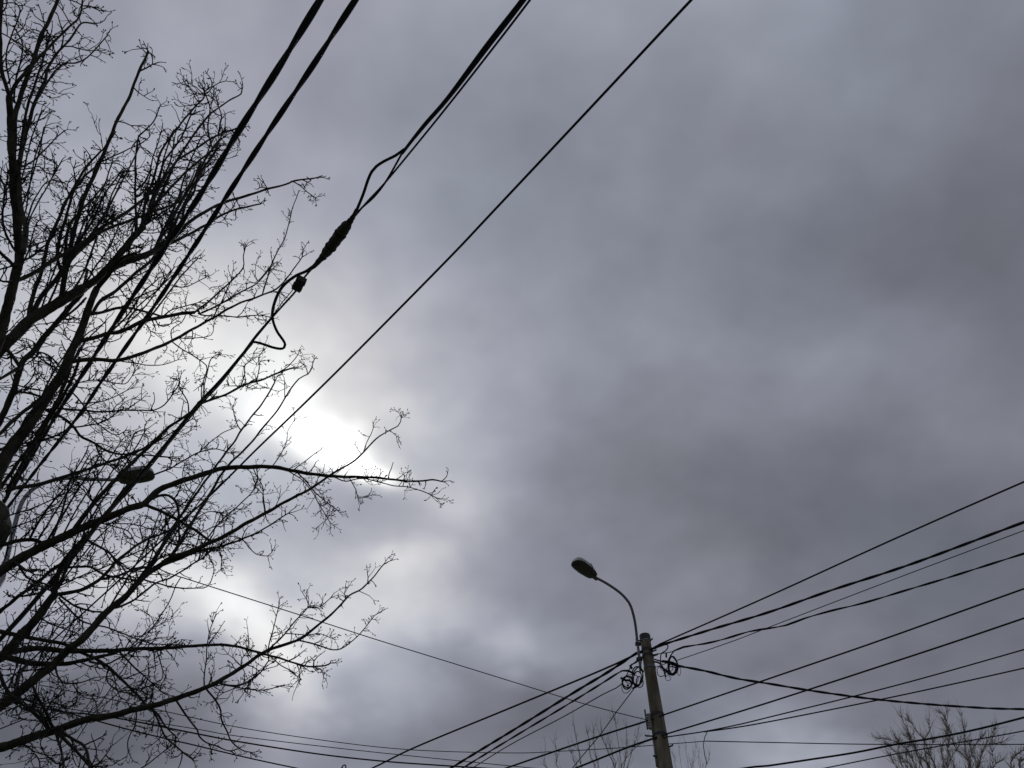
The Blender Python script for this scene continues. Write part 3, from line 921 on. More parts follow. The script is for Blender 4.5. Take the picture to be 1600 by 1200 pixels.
def lamp_head(root, p, tip, name='lamp_head', scale=1.0):
    """cobra-head lantern from the arm end p to tip"""
    a = (tip - p)
    L = a.length
    a.normalize()
    side = a.cross(Z).normalized()
    up = side.cross(a).normalized()
    prof = [(-0.02, 0.50, 0.45, 0.25), (0.0, 0.64, 0.62, 0.38), (0.06, 0.76, 0.76, 0.44), (0.18, 0.86, 0.90, 0.48), (0.30, 0.90, 0.98, 0.50), (0.36, 0.98, 1.0, 0.52),
            (0.55, 1.0, 1.0, 0.52), (0.75, 0.97, 0.94, 0.50), (0.9, 0.84, 0.74, 0.46), (0.98, 0.58, 0.46, 0.36), (1.02, 0.25, 0.16, 0.22)]
    hw = L * 0.235 * scale
    ht = L * 0.31 * scale
    hb = L * 0.055 * scale
    top, low = [], []
    n = 12
    for s, w, h, bt in prof:
        c = p + a * (L * s)
        top.append([c + side * (hw * w * math.cos(math.pi * k / n)) + up * (ht * h * math.sin(math.pi * k / n) ** 0.6) for k in range(n + 1)])
        low.append([c + side * (hw * 0.96 * w * math.cos(math.pi * k / n)) - up * (0.004 + hb * bt * 2 * math.sin(math.pi * k / n) ** 0.45) for k in range(n + 1)])
    h = MB().rings(top).build(name, 'shell', root)
    MB().rings([list(reversed(r)) for r in low]).build('lens', 'lens', h)
    rim = []
    for s, w, hh, bt in prof:
        rim.append(p + a * (L * s) + side * hw * w * 1.02)
    for s, w, hh, bt in reversed(prof):
        rim.append(p + a * (L * s) - side * hw * w * 1.02)
    MB().tube(rim, L * 0.016, 6, closed=True).build('rim', 'gasket', h)
    c = p + a * (L * 0.33)
    seam = [c + side * (hw * 1.0 * math.cos(math.pi * k / n)) + up * (ht * 1.0 * math.sin(math.pi * k / n) ** 0.6) for k in range(n + 1)]
    MB().tube(seam, L * 0.012, 5).build('seam', 'gasket', h)
    MB().tube([p - a * 0.10, p + a * 0.05], [0.034, 0.036], 10).build('socket', 'steel', h)
    return h


LB = at_r(1000, 1048, RP - 0.12)
lamp = empty('street_lamp', LB, 'street lamp on a thin curved arm bolted to the concrete pole top', 'street lamp')
arm = [at_r(x, y, r) for x, y, r in smooth_path([(1001, 1048, 0), (998, 1020, 0), (995.5, 1000, 0), (993, 978, 0), (989.5, 960, 0), (984, 944, 0), (974, 931, 0), (962, 921, 0), (945, 910, 0), (926, 900, 0)], 4)
       for r in [RP - 0.12 - 0.55 * max(0.0, min(1.0, (1000 - y) / 95.0)) ** 1.3]]
MB().tube(arm, 0.0215, 10).build('arm', 'steel', lamp)
for y in (1006, 1030):
    q = at_r(997 if y == 1006 else 999, y, RP - 0.12)
    MB().box(q, X * 0.045, Y * 0.03, Z * 0.018).build('clamp', 'cap', lamp, False)
lamp_head(lamp, at_r(927, 900.5, RP - 0.68), at_r(898, 878, RP - 1.15), scale=0.86)

# left lamp behind the branches, on its own pole
RL = 11.2
lp = at_r(4, 905, RL)
lamp2 = empty('street_lamp', (lp.x, lp.y, 0), 'grey street lamp half hidden behind the branches of the large bare tree', 'street lamp')
MB().tube([(lp.x, lp.y, 0), (lp.x, lp.y, 0.4), (lp.x, lp.y, 0.42), (lp.x, lp.y, lp.z - 0.3), (lp.x, lp.y, lp.z)], [0.11, 0.10, 0.075, 0.042, 0.040], 14).build('column', 'galv', lamp2)
arm = [at_r(x, y, r) for x, y, r in smooth_path([(4, 905, RL), (14, 858, RL), (22, 826, RL - 0.05), (30, 796, RL - 0.1), (40, 776, RL - 0.15), (58, 760, RL - 0.2), (85, 750, RL - 0.25), (112, 747, RL - 0.3), (150, 749, RL - 0.36), (184, 750, RL - 0.4)], 5)]
MB().tube([Vector((lp.x, lp.y, lp.z - 0.25))] + arm, [0.036] + [0.036 - 0.010 * i / len(arm) for i in range(len(arm))], 10).build('arm', 'galv', lamp2)
lamp_head(lamp2, at_r(186, 749, RL - 0.4), at_r(239, 741, RL - 0.75), scale=1.05)

# ------------------------------------------------------------------ overhead wires


def path3(pts, z0, z1, step=14, sag=0.0):
    """picture polyline -> 3-D, the height above the eye running from z0 to z1"""
    pp = smooth_path(pts, step)
    ln = [0.0]
    for i in range(1, len(pp)):
        ln.append(ln[-1] + math.dist(pp[i], pp[i - 1]))
    return [at_z(q[0], q[1], z0 + (z1 - z0) * l / ln[-1]) for q, l in zip(pp, ln)]


def resample(P, step):
    out = [P[0]]
    acc = 0.0
    for i in range(1, len(P)):
        seg = (P[i] - P[i - 1]).length
        n = max(1, int(seg / step))
        for k in range(1, n + 1):
            out.append(P[i - 1].lerp(P[i], k / n))
    return out


def pix(P):
    v = P - CAM
    fw = v.y * CP + v.z * SP
    return 800 + v.x / fw * F, 600 - (-v.y * SP + v.z * CP) / fw * F


def wire(name, pts, w, label, z0=None, z1=None, mat='rubber', group=None, cat='wire', dz=0.0, radius=None):
    if z0 is None:
        z0 = rel_z(*pts[0], RP - 0.1)
    if z1 is None:
        z1 = z0 + dz
    P = path3(pts, z0, z1)
    r = radius or 0.5 * 0.82 * w * (P[len(P) // 2] - CAM).length / F
    o = MB().tube(P, r, 7).build(name, mat)
    return tag(o, label, cat, group)


def twisted(name, pts, w, label, z0=None, z1=None, dz=0.0, pitch=0.5, strands=2, spread=0.8, mat='rubber', cat='cable', seed=0, dstep=0.035):
    """bundle of strands laid around each other"""
    if z0 is None:
        z0 = rel_z(*pts[0], RP - 0.1)
    if z1 is None:
        z1 = z0 + dz
    P = resample(path3(pts, z0, z1), dstep)
    wr = 0.5 * (w if name == 'twisted_cable' else 0.92 * w) * (P[len(P) // 2] - CAM).length / F
    rs = wr / (1 + spread)
    off = rs * spread
    root = empty(name, P[0], label, cat)
    l = 0.0
    pr = random.Random(seed)
    ph0 = pr.uniform(0, 6.28)
    cs = [[] for _ in range(strands)]
    for i, p in enumerate(P):
        t = (P[min(i + 1, len(P) - 1)] - P[max(i - 1, 0)]).normalized()
        s = t.cross(Z).normalized()
        u = s.cross(t)
        if i:
            l += (P[i] - P[i - 1]).length
        ang = ph0 + 2 * math.pi * l / pitch + 0.7 * math.sin(l * 1.7 + ph0)
        for k in range(strands):
            a = ang + 2 * math.pi * k / strands
            cs[k].append(p + (s * math.cos(a) + u * math.sin(a)) * off)
    for c in cs:
        MB().tube(c, rs, 7).build('strand', mat, root)
    return root


# the pair of heavy twisted cables over the crown
ZC = 4.4
twisted('twisted_cable', [(560, -95), (500, 0), (440, 98), (372, 206), (316, 299), (256, 390), (195, 482), (132, 580), (84, 655), (34, 738), (-30, 845), (-120, 1000)], 5.6,
        'thick twisted black cable crossing the tree, left one of the top pair', ZC - 0.2, ZC + 2.0, pitch=0.85, spread=0.5, seed=3)
twisted('twisted_cable', [(620, -95), (555, 0), (487, 105), (420, 205), (357, 302), (300, 390), (237, 484), (160, 594), (124, 648), (52, 740), (-30, 850), (-120, 975)], 4.9,
        'thick twisted black cable crossing the tree, right one of the top pair', ZC - 0.1, ZC + 2.1, pitch=0.8, spread=0.5, seed=8)

# the spliced line
ZS = 4.7
spl = empty('spliced_cable', at_z(628, 238, ZS), 'black cable bundle with a loose loop either side of its splice', 'cable')


def strand(pts, w0, w1=None, mat='rubber', name='strand', z0=ZS, z1=None, step=8):
    P = path3(pts, z0, z0 if z1 is None else z1, step)
    w1 = w0 if w1 is None else w1
    rad = [0.5 * (w0 + (w1 - w0) * i / (len(P) - 1)) * (p - CAM).length / F for i, p in enumerate(P)]
    return MB().tube(P, rad, 8).build(name, mat, spl)


strand([(885, -92), (816, 0), (760, 71), (700, 152), (662, 196), (628, 240)], 7.5, 4.6, name='cable_core')
strand([(882, -85), (821, -2), (765, 71), (704, 150), (665, 195), (629, 238)], 6, 4, z0=ZS + 0.012, name='cable_core')
strand([(629, 238), (604, 282), (584, 308), (566, 324), (554, 338)], 3.0, 3.2, name='messenger_wire')
strand([(895, -92), (828, 0), (762, 86), (700, 165), (645, 233), (602, 285), (574, 315), (552, 341)], 3.4, 2.8, z0=ZS + 0.03, name='messenger_wire')
strand([(632, 233), (618, 243), (600, 252), (588, 260), (581, 268), (575, 281), (568, 302), (560, 322), (553, 338)], 4.4, 4.4, z0=ZS - 0.02, name='loop')
strand([(488, 417), (478, 424), (462, 431), (445, 444), (435, 458), (428, 476), (425.5, 490), (427, 503), (433, 518), (442, 531), (445.5, 538), (444, 543), (438, 545), (425, 542.5), (412, 538), (399, 534.5), (393, 536), (386, 545), (378, 555)], 4.8, 3.6, z0=ZS - 0.03, name='loop', step=4)
strand([(492, 415), (480, 428), (470, 441), (462, 455), (445, 474), (428, 493), (398, 529), (380, 552)], 3.0, 3.0, name='messenger_wire')
strand([(466, 440), (455, 456), (442, 471), (425, 494), (400, 523), (382, 547)], 1.4, 1.4, z0=ZS + 0.02, name='tie_wire')
strand([(394, 535), (378, 555), (345, 594), (312, 629), (297, 647), (257, 697), (225, 735), (160, 809), (120, 860), (68, 922), (37, 958), (0, 999), (-60, 1066)], 4.6, 5.6, z0=ZS, z1=ZS + 0.35, name='cable_core')
strand([(394, 537), (378, 556), (345, 598), (312, 634), (257, 701), (225, 740), (160, 813), (120, 865), (64, 930), (33, 966), (-4, 1006), (-60, 1072)], 3.0, 3.6, 'grey_cable', z0=ZS + 0.05, z1=ZS + 0.4, name='messenger_wire')
# splice closure
sp = smooth_path([(557, 327, 4.5), (552, 338, 6.5), (546, 347, 9.5), (541, 353, 15.5), (530, 368, 17.5), (519, 383, 16.5), (511, 393, 15), (505, 401, 10.5), (499, 407, 8.5), (493, 414, 7), (486, 420, 5)], 3)
P = [at_z(q[0], q[1], ZS - 0.03) for q in sp]
clo = MB().tube(P, [0.5 * q[2] * (p - CAM).length / F * (1 + 0.05 * math.sin(i * 1.9)) for i, (q, p) in enumerate(zip(sp, P))], 14).build('splice_closure', 'tape')
tag(clo, 'dark spindle-shaped taped splice on the cable above the bare branches', 'cable splice')
dv = (P[-1] - P[0]).normalized()
sd = dv.cross(Z).normalized()
for s in (0.14, 0.2, 0.42, 0.62, 0.78):
    i = int(s * (len(P) - 1))
    MB().tube([P[i] - dv * 0.006, P[i] + dv * 0.006], 0.5 * sp[i][2] * (P[i] - CAM).length / F * 1.12, 12).build('tape_ring', 'rubber', clo)
# anchor clamp below it
c = at_z(467.5, 443.5, ZS - 0.035)
t = (at_z(460, 456, ZS - 0.035) - c).normalized()
s = t.cross(Z).normalized()
n_ = s.cross(t)
u = (c - CAM).length / F
ck = empty('cable_clamp', c, 'small black block clamp on the spliced cable beside the lower loop', 'clamp')
MB().box(c, t * 10.5 * u, s * 6.8 * u, n_ * 6 * u).build('clamp_body', 'tape', ck, False)
for q in (-6, 6):
    MB().box(c + t * q * u, t * 1.2 * u, s * 7.6 * u, n_ * 6.8 * u).build('bolt_bar', 'cap', ck, False)
# the single thin line
wire('overhead_wire', [(1170, -95), (1080, 0), (925, 166), (770, 331), (700, 405), (556, 551), (475, 631), (400, 703), (335, 768), (284, 815), (190, 903), (100, 985), (0, 1075)], 4.2,
     'single straight black wire from the top edge down past the sun', 5.4, 5.4)

# wires leaving the pole to the right, from the top one down
wire('overhead_wire', [(1016, 1015), (1032, 1006), (1200, 932), (1400, 841), (1600, 753), (1800, 668)], 3.0, 'topmost wire running right from the concrete pole', dz=-0.1)
twisted('overhead_cable', [(1016, 1016), (1034, 1008), (1110, 984), (1200, 957), (1300, 922), (1425, 881), (1600, 816), (1800, 743)], 4.3, 'thickest black cable running right from the concrete pole', dz=-0.1, pitch=0.7, spread=0.5)
wire('overhead_wire', [(1057, 1032), (1090, 1021), (1150, 1000), (1212, 976), (1400, 904), (1600, 829), (1800, 755)], 1.5, 'hair-thin wire running right just under the thickest cable', z0=rel_z(1057, 1032, RP - 0.1), dz=-0.1, mat='grey_cable')
twisted('overhead_cable', [(1047, 1026), (1053, 1017), (1068, 1011), (1100, 1006), (1130, 999), (1170, 987), (1200, 982), (1228, 977), (1258, 966), (1300, 954), (1350, 942), (1420, 921), (1480, 903), (1600, 865), (1800, 803)], 3.3,
        'wavy black cable rising from the right cable coil', dz=-0.1, pitch=0.9, spread=0.9)
wire('overhead_wire', [(1030, 1119), (1037, 1117), (1200, 1061), (1380, 999), (1600, 920), (1800, 850)], 2.8, 'upper of two plain wires leaving the lower pole shaft to the right', dz=-0.1)
wire('overhead_wire', [(1034, 1150), (1041, 1147), (1200, 1098), (1400, 1033), (1500, 1000), (1600, 966), (1800, 898)], 2.8, 'lower of two plain wires leaving the lower pole shaft to the right', dz=-0.1)
wire('overhead_wire', [(1036, 1153), (1046, 1151), (1100, 1143), (1150, 1133), (1200, 1121), (1400, 1071), (1600, 1015), (1800, 957)], 2.1, 'upper of two thin wires that split right of the pole', dz=-0.1)
wire('overhead_wire', [(1100, 1143.5), (1120, 1141), (1200, 1128), (1400, 1088), (1600, 1044), (1800, 998)], 2.1, 'lower of two thin wires that split right of the pole', z0=rel_z(1100, 1143, RP - 0.3), dz=-0.1)
twisted('overhead_cable', [(1035, 1033), (1058, 1040), (1100, 1048), (1150, 1060), (1200, 1068), (1260, 1078), (1330, 1088), (1400, 1096), (1500, 1104), (1600, 1108), (1800, 1106)], 3.4,
        'cable sagging to the right across the rising wires', dz=0.7, pitch=0.8, spread=0.5)
wire('overhead_wire', [(1103, 1158), (1200, 1160), (1370, 1163), (1600, 1163), (1800, 1161)], 1.5, 'thin level wire right of the pole, low in the picture', z0=9.0, z1=9.0, mat='grey_cable')
wire('hanging_wire', [(1105, 1144), (1101, 1152), (1099, 1164), (1101, 1180), (1105, 1194)], 1.4, 'loose wire end dangling right of the concrete pole', z0=rel_z(1105, 1144, RP - 0.3), z1=rel_z(1105, 1194, RP - 0.3), mat='grey_cable')
wire('overhead_wire', [(1100, 1210), (1180, 1198), (1200, 1196.5), (1264, 1187), (1335, 1176), (1400, 1163), (1460, 1153), (1520, 1141), (1600, 1121), (1800, 1068)], 3.0, 'bold wire passing in front of the far tree at bottom right', z0=5.2, z1=5.2)
wire('overhead_wire', [(1180, 1222), (1290, 1200), (1400, 1178), (1500, 1160), (1600, 1142), (1800, 1103)], 1.8, 'faint wire at bottom right under the bold wire', z0=5.4, z1=5.4, mat='grey_cable')
# to the left
wire('overhead_wire', [(1004, 1018), (994, 1022), (940, 1047), (800, 1105), (650, 1167), (580, 1201), (420, 1275)], 3.0, 'uppermost wire descending left from the concrete pole', dz=0.1)
twisted('overhead_cable', [(1004, 1018), (994, 1021), (950, 1050), (900, 1080), (800, 1142), (700, 1203), (560, 1292)], 4.0, 'thick cable descending left from the concrete pole', dz=0.1, pitch=0.8, spread=0.5)
twisted('overhead_cable', [(991, 1053), (982, 1048), (972, 1048), (960, 1055), (940, 1068), (880, 1105), (800, 1153), (720, 1202), (580, 1290)], 3.0, 'wavy cable descending left from the left cable coil', dz=0.1, pitch=0.9, spread=0.8)
wire('overhead_wire', [(1000, 1028), (986, 1040), (971, 1069), (940, 1086), (880, 1120), (800, 1162), (735, 1202), (600, 1285)], 1.7, 'thin wire descending left below the left cable coil', dz=0.1, mat='grey_cable')
wire('guy_wire', [(990, 1077), (965, 1110), (940, 1145), (910, 1181), (880, 1218)], 1.6, 'steep thin line dropping left from the left cable coil', z0=rel_z(990, 1077, RP - 0.1), z1=rel_z(880, 1218, RP + 2.0), mat='grey_cable')
wire('overhead_wire', [(200, 862), (255, 892), (290, 904), (400, 939), (500, 971), (590, 1000), (700, 1034), (800, 1065), (900, 1096), (970, 1115), (1012, 1125)], 1.7, 'long thin wire from the tree to the concrete pole under the clouds', z0=5.5, z1=rel_z(1012, 1125, RP - 0.1), mat='grey_cable')
wire('overhead_wire', [(1020, 1123), (1000, 1130), (940, 1149), (800, 1197), (700, 1232)], 3.0, 'wire descending left from the insulators on the lower pole', dz=0.1)
wire('overhead_wire', [(1026, 1152), (1012, 1157), (980, 1168), (900, 1200), (800, 1240)], 3.2, 'lowest wire descending left from the pole at the bottom edge', dz=0.1)
wire('overhead_wire', [(-40, 1085), (85, 1110), (150, 1117), (210, 1127), (300, 1145), (380, 1160), (500, 1178.5), (600, 1189.5), (690, 1196), (800, 1203)], 2.4, 'boldest of the four level wires under the lowest tree limb', z0=6.2, z1=6.2)
wire('overhead_wire', [(60, 1070), (160, 1090), (260, 1112), (376, 1137), (530, 1160), (650, 1172), (800, 1176.5), (870, 1174), (960, 1169), (1103, 1158)], 1.3, 'topmost faint level wire under the lowest tree limb', z0=9.0, z1=9.0, mat='grey_cable')
wire('overhead_wire', [(80, 1103), (200, 1122), (312, 1140), (370, 1150), (537, 1170), (690, 1186), (800, 1197), (900, 1207)], 1.3, 'second faint level wire, between the topmost and the boldest one', z0=9.0, z1=9.0, mat='grey_cable')
wire('overhead_wire', [(-40, 1070), (100, 1112), (150, 1126), (190, 1137), (225, 1146), (294, 1162), (387, 1184), (462, 1200), (600, 1228)], 2.1, 'lowest level wire carrying a brown dry knot', z0=6.0, z1=6.0)
wire('drop_wire', [(282, 903), (275, 914), (268, 933), (257, 953), (233, 988), (214, 1013), (170, 1080), (130, 1140), (90, 1205)], 1.6, 'thin wire drooping from the long wire behind the tree', z0=5.5, z1=5.0, mat='grey_cable')
wire('overhead_wire', [(42, 1122), (20, 1131), (0, 1139), (-60, 1166)], 1.7, 'short wire crossing the lower left corner', z0=5.8, z1=5.8)

# ------------------------------------------------------------------ cable coils hung on the pole


def coil(label, loops, extras, R):
    c0 = at_r(loops[0][0], loops[0][1], R)
    root = empty('cable_coil', c0, label, 'cable coil')
    pr = random.Random(len(loops) * 7)
    for (cx, cy, rx, ry, w, turns) in loops:
        for k in range(turns):
            P = []
            ox, oy = pr.uniform(-0.8, 0.8), pr.uniform(-0.8, 0.8)
            ph = pr.uniform(0, 6.28)
            for i in range(28):
                a = 2 * math.pi * i / 28
                wob = 1 + 0.07 * math.sin(2 * a + ph) + 0.05 * math.sin(3 * a + 2 * ph)
                P.append(at_r(cx + ox + rx * wob * math.cos(a), cy + oy + ry * wob * math.sin(a), R + 0.05 * k + 0.06 * math.sin(a + ph)))
            MB().tube(P, 0.68 * w * (P[0] - CAM).length / F, 6, closed=True).build('loop', 'rubber', root)
    for pts, w in extras:
        pp = smooth_path(pts, 2.5)
        P = [at_r(q[0], q[1], R + 0.03 * math.sin(i)) if False else at_r(q[0], q[1], R) for i, q in enumerate(pp)]
        MB().tube(P, 0.62 * w * (P[0] - CAM).length / F, 6).build('cable_end', 'rubber', root)
    return root


coil('tangled black cable coil hanging left of the concrete pole', [
    (980.5, 1066, 8, 9.5, 1.5, 2), (996, 1057.5, 8, 14, 1.4, 1), (997, 1061, 7, 11, 1.2, 2), (979, 1071, 8, 12, 0.7, 1), (986, 1062, 12, 7, 0.8, 1), (999, 1066, 5, 9, 0.8, 2)],
    [([(1006, 1050), (1000, 1043), (993, 1042), (988, 1050), (989, 1062), (992, 1073)], 1.5),
     ([(972, 1060), (978, 1063), (983, 1063), (987, 1067)], 2.6), ([(980, 1070), (982, 1072)], 2.4),
     ([(988, 1076), (994, 1073), (999, 1070), (1002, 1060)], 2.2), ([(1002, 1028), (994, 1035), (986, 1039), (988, 1044)], 1.6),
     ([(984, 1040), (986, 1042), (987, 1045)], 2.6), ([(970, 1059), (973, 1061)], 2.6), ([(1003, 1032), (1001, 1045), (1002, 1055)], 0.7)], RP - 0.25)
coil('tangled black cable coil hanging right of the concrete pole', [
    (1051.5, 1040, 7, 14, 1.5, 2), (1034, 1049, 6.5, 8, 0.9, 1), (1050, 1044, 6, 9, 1.3, 2), (1044, 1060, 4, 4, 0.6, 1), (1061, 1049, 3, 6, 0.6, 1), (1042, 1042, 10, 8, 0.7, 1), (1049, 1048, 9, 6, 0.8, 2)],
    [([(1021, 1034), (1028, 1035), (1034, 1040), (1038, 1050), (1040, 1058)], 2.0), ([(1032, 1038), (1033, 1022), (1040, 1017), (1044, 1010), (1040, 1007), (1032, 1010), (1022, 1012)], 1.4),
     ([(1036, 1033), (1044, 1034), (1052, 1036), (1060, 1040)], 2.6), ([(1045, 1051), (1050, 1054), (1055, 1051), (1057, 1044)], 3.2), ([(1020, 1023), (1034, 1021), (1042, 1020), (1052, 1018)], 1.0),
     ([(1041, 1020), (1041, 1027)], 2.2), ([(1022, 1030), (1032, 1033), (1040, 1035)], 1.6), ([(1022, 1043), (1032, 1040), (1042, 1036)], 0.9), ([(1033, 1042), (1040, 1047), (1046, 1050)], 2.4)], RP - 0.25)

# ------------------------------------------------------------------ trees far behind
rng.seed(5)


def far_tree(label, R, stems, base_px, trunk_w, ws=1.0, up=0.45):
    s0 = stems[0][0][0]
    root_p = at_r(base_px, 1290, R)
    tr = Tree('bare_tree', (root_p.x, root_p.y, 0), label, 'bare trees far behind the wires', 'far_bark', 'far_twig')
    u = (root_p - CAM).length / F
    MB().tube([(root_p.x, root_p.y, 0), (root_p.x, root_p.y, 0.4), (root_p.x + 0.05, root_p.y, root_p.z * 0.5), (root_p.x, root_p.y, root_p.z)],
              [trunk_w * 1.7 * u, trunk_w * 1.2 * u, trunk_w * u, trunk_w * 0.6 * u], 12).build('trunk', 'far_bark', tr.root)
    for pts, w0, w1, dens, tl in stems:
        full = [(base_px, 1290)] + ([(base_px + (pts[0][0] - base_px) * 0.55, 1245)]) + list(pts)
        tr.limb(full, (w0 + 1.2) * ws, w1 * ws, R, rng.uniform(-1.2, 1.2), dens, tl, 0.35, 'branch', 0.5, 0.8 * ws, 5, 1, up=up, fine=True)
    return tr


def c7(*pp):
    return [(1340 + x / 6.154, 1080 + y / 6.154) for x, y in pp]


T7 = (5, 22)
far_tree('far bare tree with pale twigs rising at the bottom right corner', 27.0, [
    (c7((750, 738), (690, 600), (640, 470), (580, 400), (520, 310), (470, 250)), 3.4, 1.2, 0.88, T7),
    (c7((640, 500), (640, 450), (690, 390), (690, 260)), 2.2, 0.8, 0.71, T7),
    (c7((825, 738), (812, 560), (850, 450), (860, 380)), 2.4, 0.8, 0.76, T7),
    (c7((1085, 738), (1020, 620), (945, 540), (900, 410), (850, 320), (830, 240), (760, 180)), 3.4, 0.9, 0.80, T7),
    (c7((1070, 700), (1035, 560), (1020, 400), (1000, 200)), 2.6, 0.8, 0.67, T7),
    (c7((870, 360), (840, 270), (865, 180)), 1.6, 0.8, 0.76, T7),
    (c7((1155, 738), (1190, 600), (1240, 520), (1255, 460), (1330, 340)), 2.6, 0.8, 0.67, T7),
    (c7((1285, 738), (1290, 560), (1300, 420)), 2.2, 0.8, 0.63, T7),
    (c7((1200, 600), (1240, 520), (1380, 490), (1450, 440)), 1.6, 0.8, 0.71, T7),
    (c7((560, 738), (500, 600), (430, 520), (330, 470), (200, 450)), 2.4, 0.8, 0.88, T7),
    (c7((480, 738), (420, 640), (340, 560), (240, 480)), 2.2, 0.8, 0.88, T7),
    (c7((620, 738), (560, 560), (500, 420), (440, 300), (420, 230)), 2.2, 0.8, 0.88, T7),
    (c7((390, 738), (330, 660), (300, 600)), 1.8, 0.8, 1.05, T7),
    (c7((700, 738), (600, 620), (540, 500), (470, 420)), 2.0, 0.8, 0.95, T7),
    (c7((1300, 738), (1340, 690), (1400, 650)), 1.6, 0.8, 0.63, T7),
    (c7((1080, 700), (1100, 560), (1150, 480), (1200, 430)), 1.8, 0.8, 0.71, T7),
    (c7((860, 738), (900, 640), (960, 560), (990, 470)), 2.0, 0.8, 0.8, T7),
    (c7((930, 738), (880, 620), (870, 520), (900, 420)), 2.0, 0.8, 0.8, T7),
    (c7((1150, 738), (1120, 640), (1090, 560), (1080, 480)), 2.0, 0.8, 0.8, T7),
    (c7((440, 738), (400, 600), (390, 500), (380, 440)), 2.0, 0.8, 1.0, T7),
    (c7((600, 738), (640, 620), (700, 540), (740, 460)), 2.0, 0.8, 0.8, T7),
    (c7((520, 738), (470, 650), (480, 540), (520, 440)), 2.0, 0.8, 1.0, T7),
], 1475, 13, 0.62)
far_tree('far leafless bush top peeking in at the very right edge', 24.0, [
    (c7((1480, 738), (1490, 660), (1560, 590), (1620, 560)), 2.2, 0.9, 0.5, (4, 16)),
    (c7((1560, 738), (1570, 680), (1600, 640)), 2.0, 0.9, 0.6, (4, 16)),
    (c7((1640, 738), (1630, 640), (1660, 580)), 2.0, 0.9, 0.6, (4, 16)),
], 1612, 8)


def c4(*pp):
    return [(800 + x / 4.0, 1000 + y / 4.0) for x, y in pp]


T4 = (6, 26)
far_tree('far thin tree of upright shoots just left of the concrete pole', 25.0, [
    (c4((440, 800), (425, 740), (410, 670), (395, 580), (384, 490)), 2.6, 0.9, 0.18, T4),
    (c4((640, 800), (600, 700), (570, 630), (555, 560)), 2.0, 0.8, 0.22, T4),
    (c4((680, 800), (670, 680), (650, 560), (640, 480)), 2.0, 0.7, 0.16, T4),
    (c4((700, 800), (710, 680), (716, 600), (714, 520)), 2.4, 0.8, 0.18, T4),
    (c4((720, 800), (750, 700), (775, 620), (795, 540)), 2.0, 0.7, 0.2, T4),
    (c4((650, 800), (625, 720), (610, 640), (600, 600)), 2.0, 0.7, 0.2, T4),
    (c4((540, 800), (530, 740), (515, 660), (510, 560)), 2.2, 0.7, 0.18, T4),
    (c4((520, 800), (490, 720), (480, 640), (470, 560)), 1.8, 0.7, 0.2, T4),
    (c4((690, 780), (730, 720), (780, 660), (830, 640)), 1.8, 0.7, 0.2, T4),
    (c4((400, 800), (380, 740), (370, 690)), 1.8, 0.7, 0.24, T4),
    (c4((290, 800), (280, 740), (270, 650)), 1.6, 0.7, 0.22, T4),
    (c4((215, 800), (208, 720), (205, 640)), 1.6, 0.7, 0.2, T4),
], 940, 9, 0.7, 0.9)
far_tree('faint far shoots just right of the concrete pole', 32.0, [
    (c4((1060, 800), (1050, 730), (1045, 650)), 1.5, 0.6, 0.2, T4),
    (c4((1100, 800), (1092, 720), (1085, 640)), 1.5, 0.6, 0.2, T4),
    (c4((1130, 800), (1140, 730), (1160, 650)), 1.5, 0.6, 0.2, T4),
    (c4((1180, 800), (1172, 740), (1165, 690)), 1.5, 0.6, 0.2, T4),
    (c4((1210, 800), (1230, 740), (1240, 690)), 1.5, 0.6, 0.2, T4),
    (c4((1020, 800), (1015, 760), (1010, 720)), 1.4, 0.6, 0.2, T4),
], 1082, 6, 0.3, 0.9)

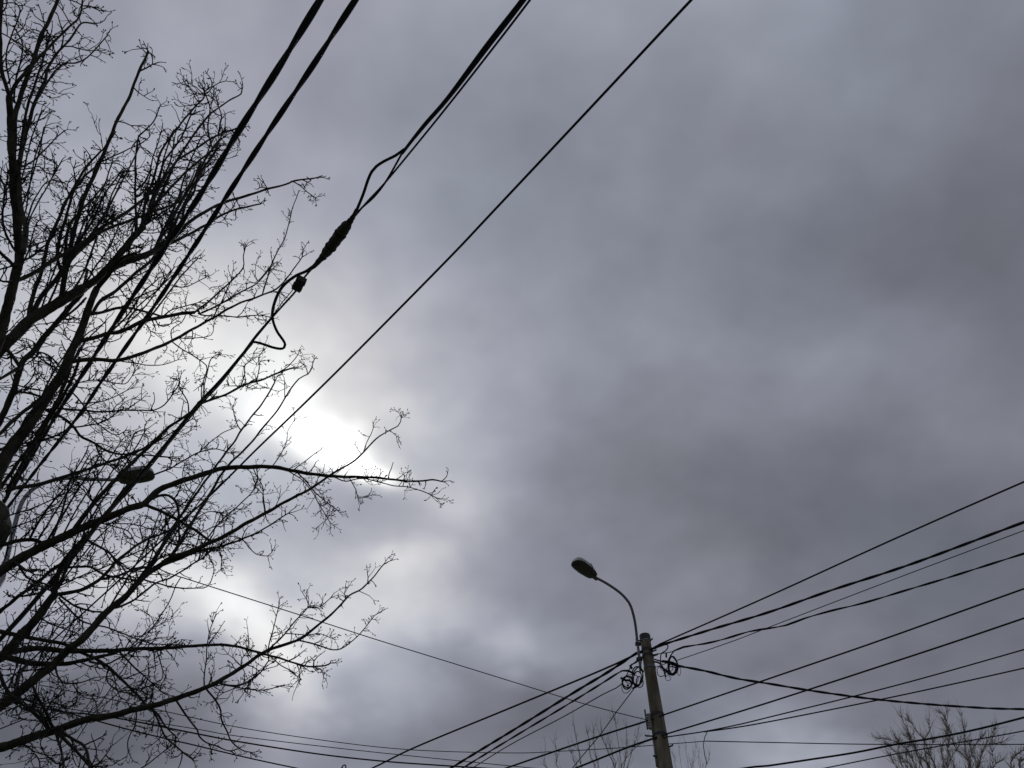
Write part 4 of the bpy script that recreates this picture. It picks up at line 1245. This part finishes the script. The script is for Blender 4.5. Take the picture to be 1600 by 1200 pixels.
# ------------------------------------------------------------------ small things
# brown knot on the lowest level wire
c = at_z(224, 1146, 6.0)
kn = empty('dry_leaf_clump', c, 'small brown clump of dry leaves caught on the lowest level wire', 'leaves')
pr = random.Random(4)
u = (c - CAM).length / F
for i in range(9):
    d = Vector((pr.gauss(0, 1), pr.gauss(0, 1), pr.gauss(0, 0.6))).normalized()
    s = d.orthogonal().normalized()
    o_ = c + (at_z(232, 1148.5, 6.0) - at_z(218, 1143, 6.0)) * pr.uniform(-0.5, 0.5)
    L = pr.uniform(3, 6) * u
    mb = MB()
    n = d.cross(s)
    mb.v = [o_, o_ + d * L * 0.5 + s * L * 0.35, o_ + d * L + n * L * 0.2, o_ + d * L * 0.5 - s * L * 0.35 + n * L * 0.1, o_ + d * L * 0.5 + n * L * 0.3]
    mb.f = [(0, 1, 4), (1, 2, 4), (2, 3, 4), (3, 0, 4)]
    mb.build('leaf', 'dry_leaf', kn, False)
# dry leaves left on the tree
for x, y in ((203, 674), (226, 511), (352, 706), (420, 562), (149, 39), (74, 247), (110, 120)):
    c, d = at_r(x, y, 4.5), Vector((pr.gauss(0, 1), pr.gauss(0, 1), -0.6)).normalized()
    near, _ = tree.near(x, y)
    c = at_r(x, y, near[2])
    u = (c - CAM).length / F
    mb = MB()
    for k in range(2):
        d = Vector((pr.gauss(0, 1), pr.gauss(0, 1), pr.gauss(0, 1))).normalized()
        s = d.orthogonal().normalized()
        n = d.cross(s)
        L = pr.uniform(3.5, 5.5) * u
        k0 = len(mb.v)
        mb.v += [c, c + d * L * 0.5 + s * L * 0.4, c + d * L, c + d * L * 0.5 - s * L * 0.4, c + d * L * 0.5 + n * L * 0.25]
        mb.f += [(k0, k0 + 1, k0 + 4), (k0 + 1, k0 + 2, k0 + 4), (k0 + 2, k0 + 3, k0 + 4), (k0 + 3, k0, k0 + 4)]
    mb.build('leaf', 'dry_leaf', tree.root, False)
# the hooked tip of a far post at the bottom edge
hp = at_r(534.5, 1199, 20.0)
hk = empty('hooked_post', (hp.x, hp.y, 0), 'tiny dark hooked post tip at the bottom edge', 'post')
u = (hp - CAM).length / F
MB().tube([(hp.x, hp.y, 0), (hp.x, hp.y, hp.z)], [0.05, 0.025], 8).build('post', 'cap', hk)
MB().tube([hp + X * (2.6 * u * (1 - math.cos(a))) + Z * (3.2 * u * math.sin(a)) for a in [math.pi * i / 10 for i in range(11)]] + [hp + X * 5.2 * u - Z * 0.25], 0.016, 8).build('hook', 'cap', hk)
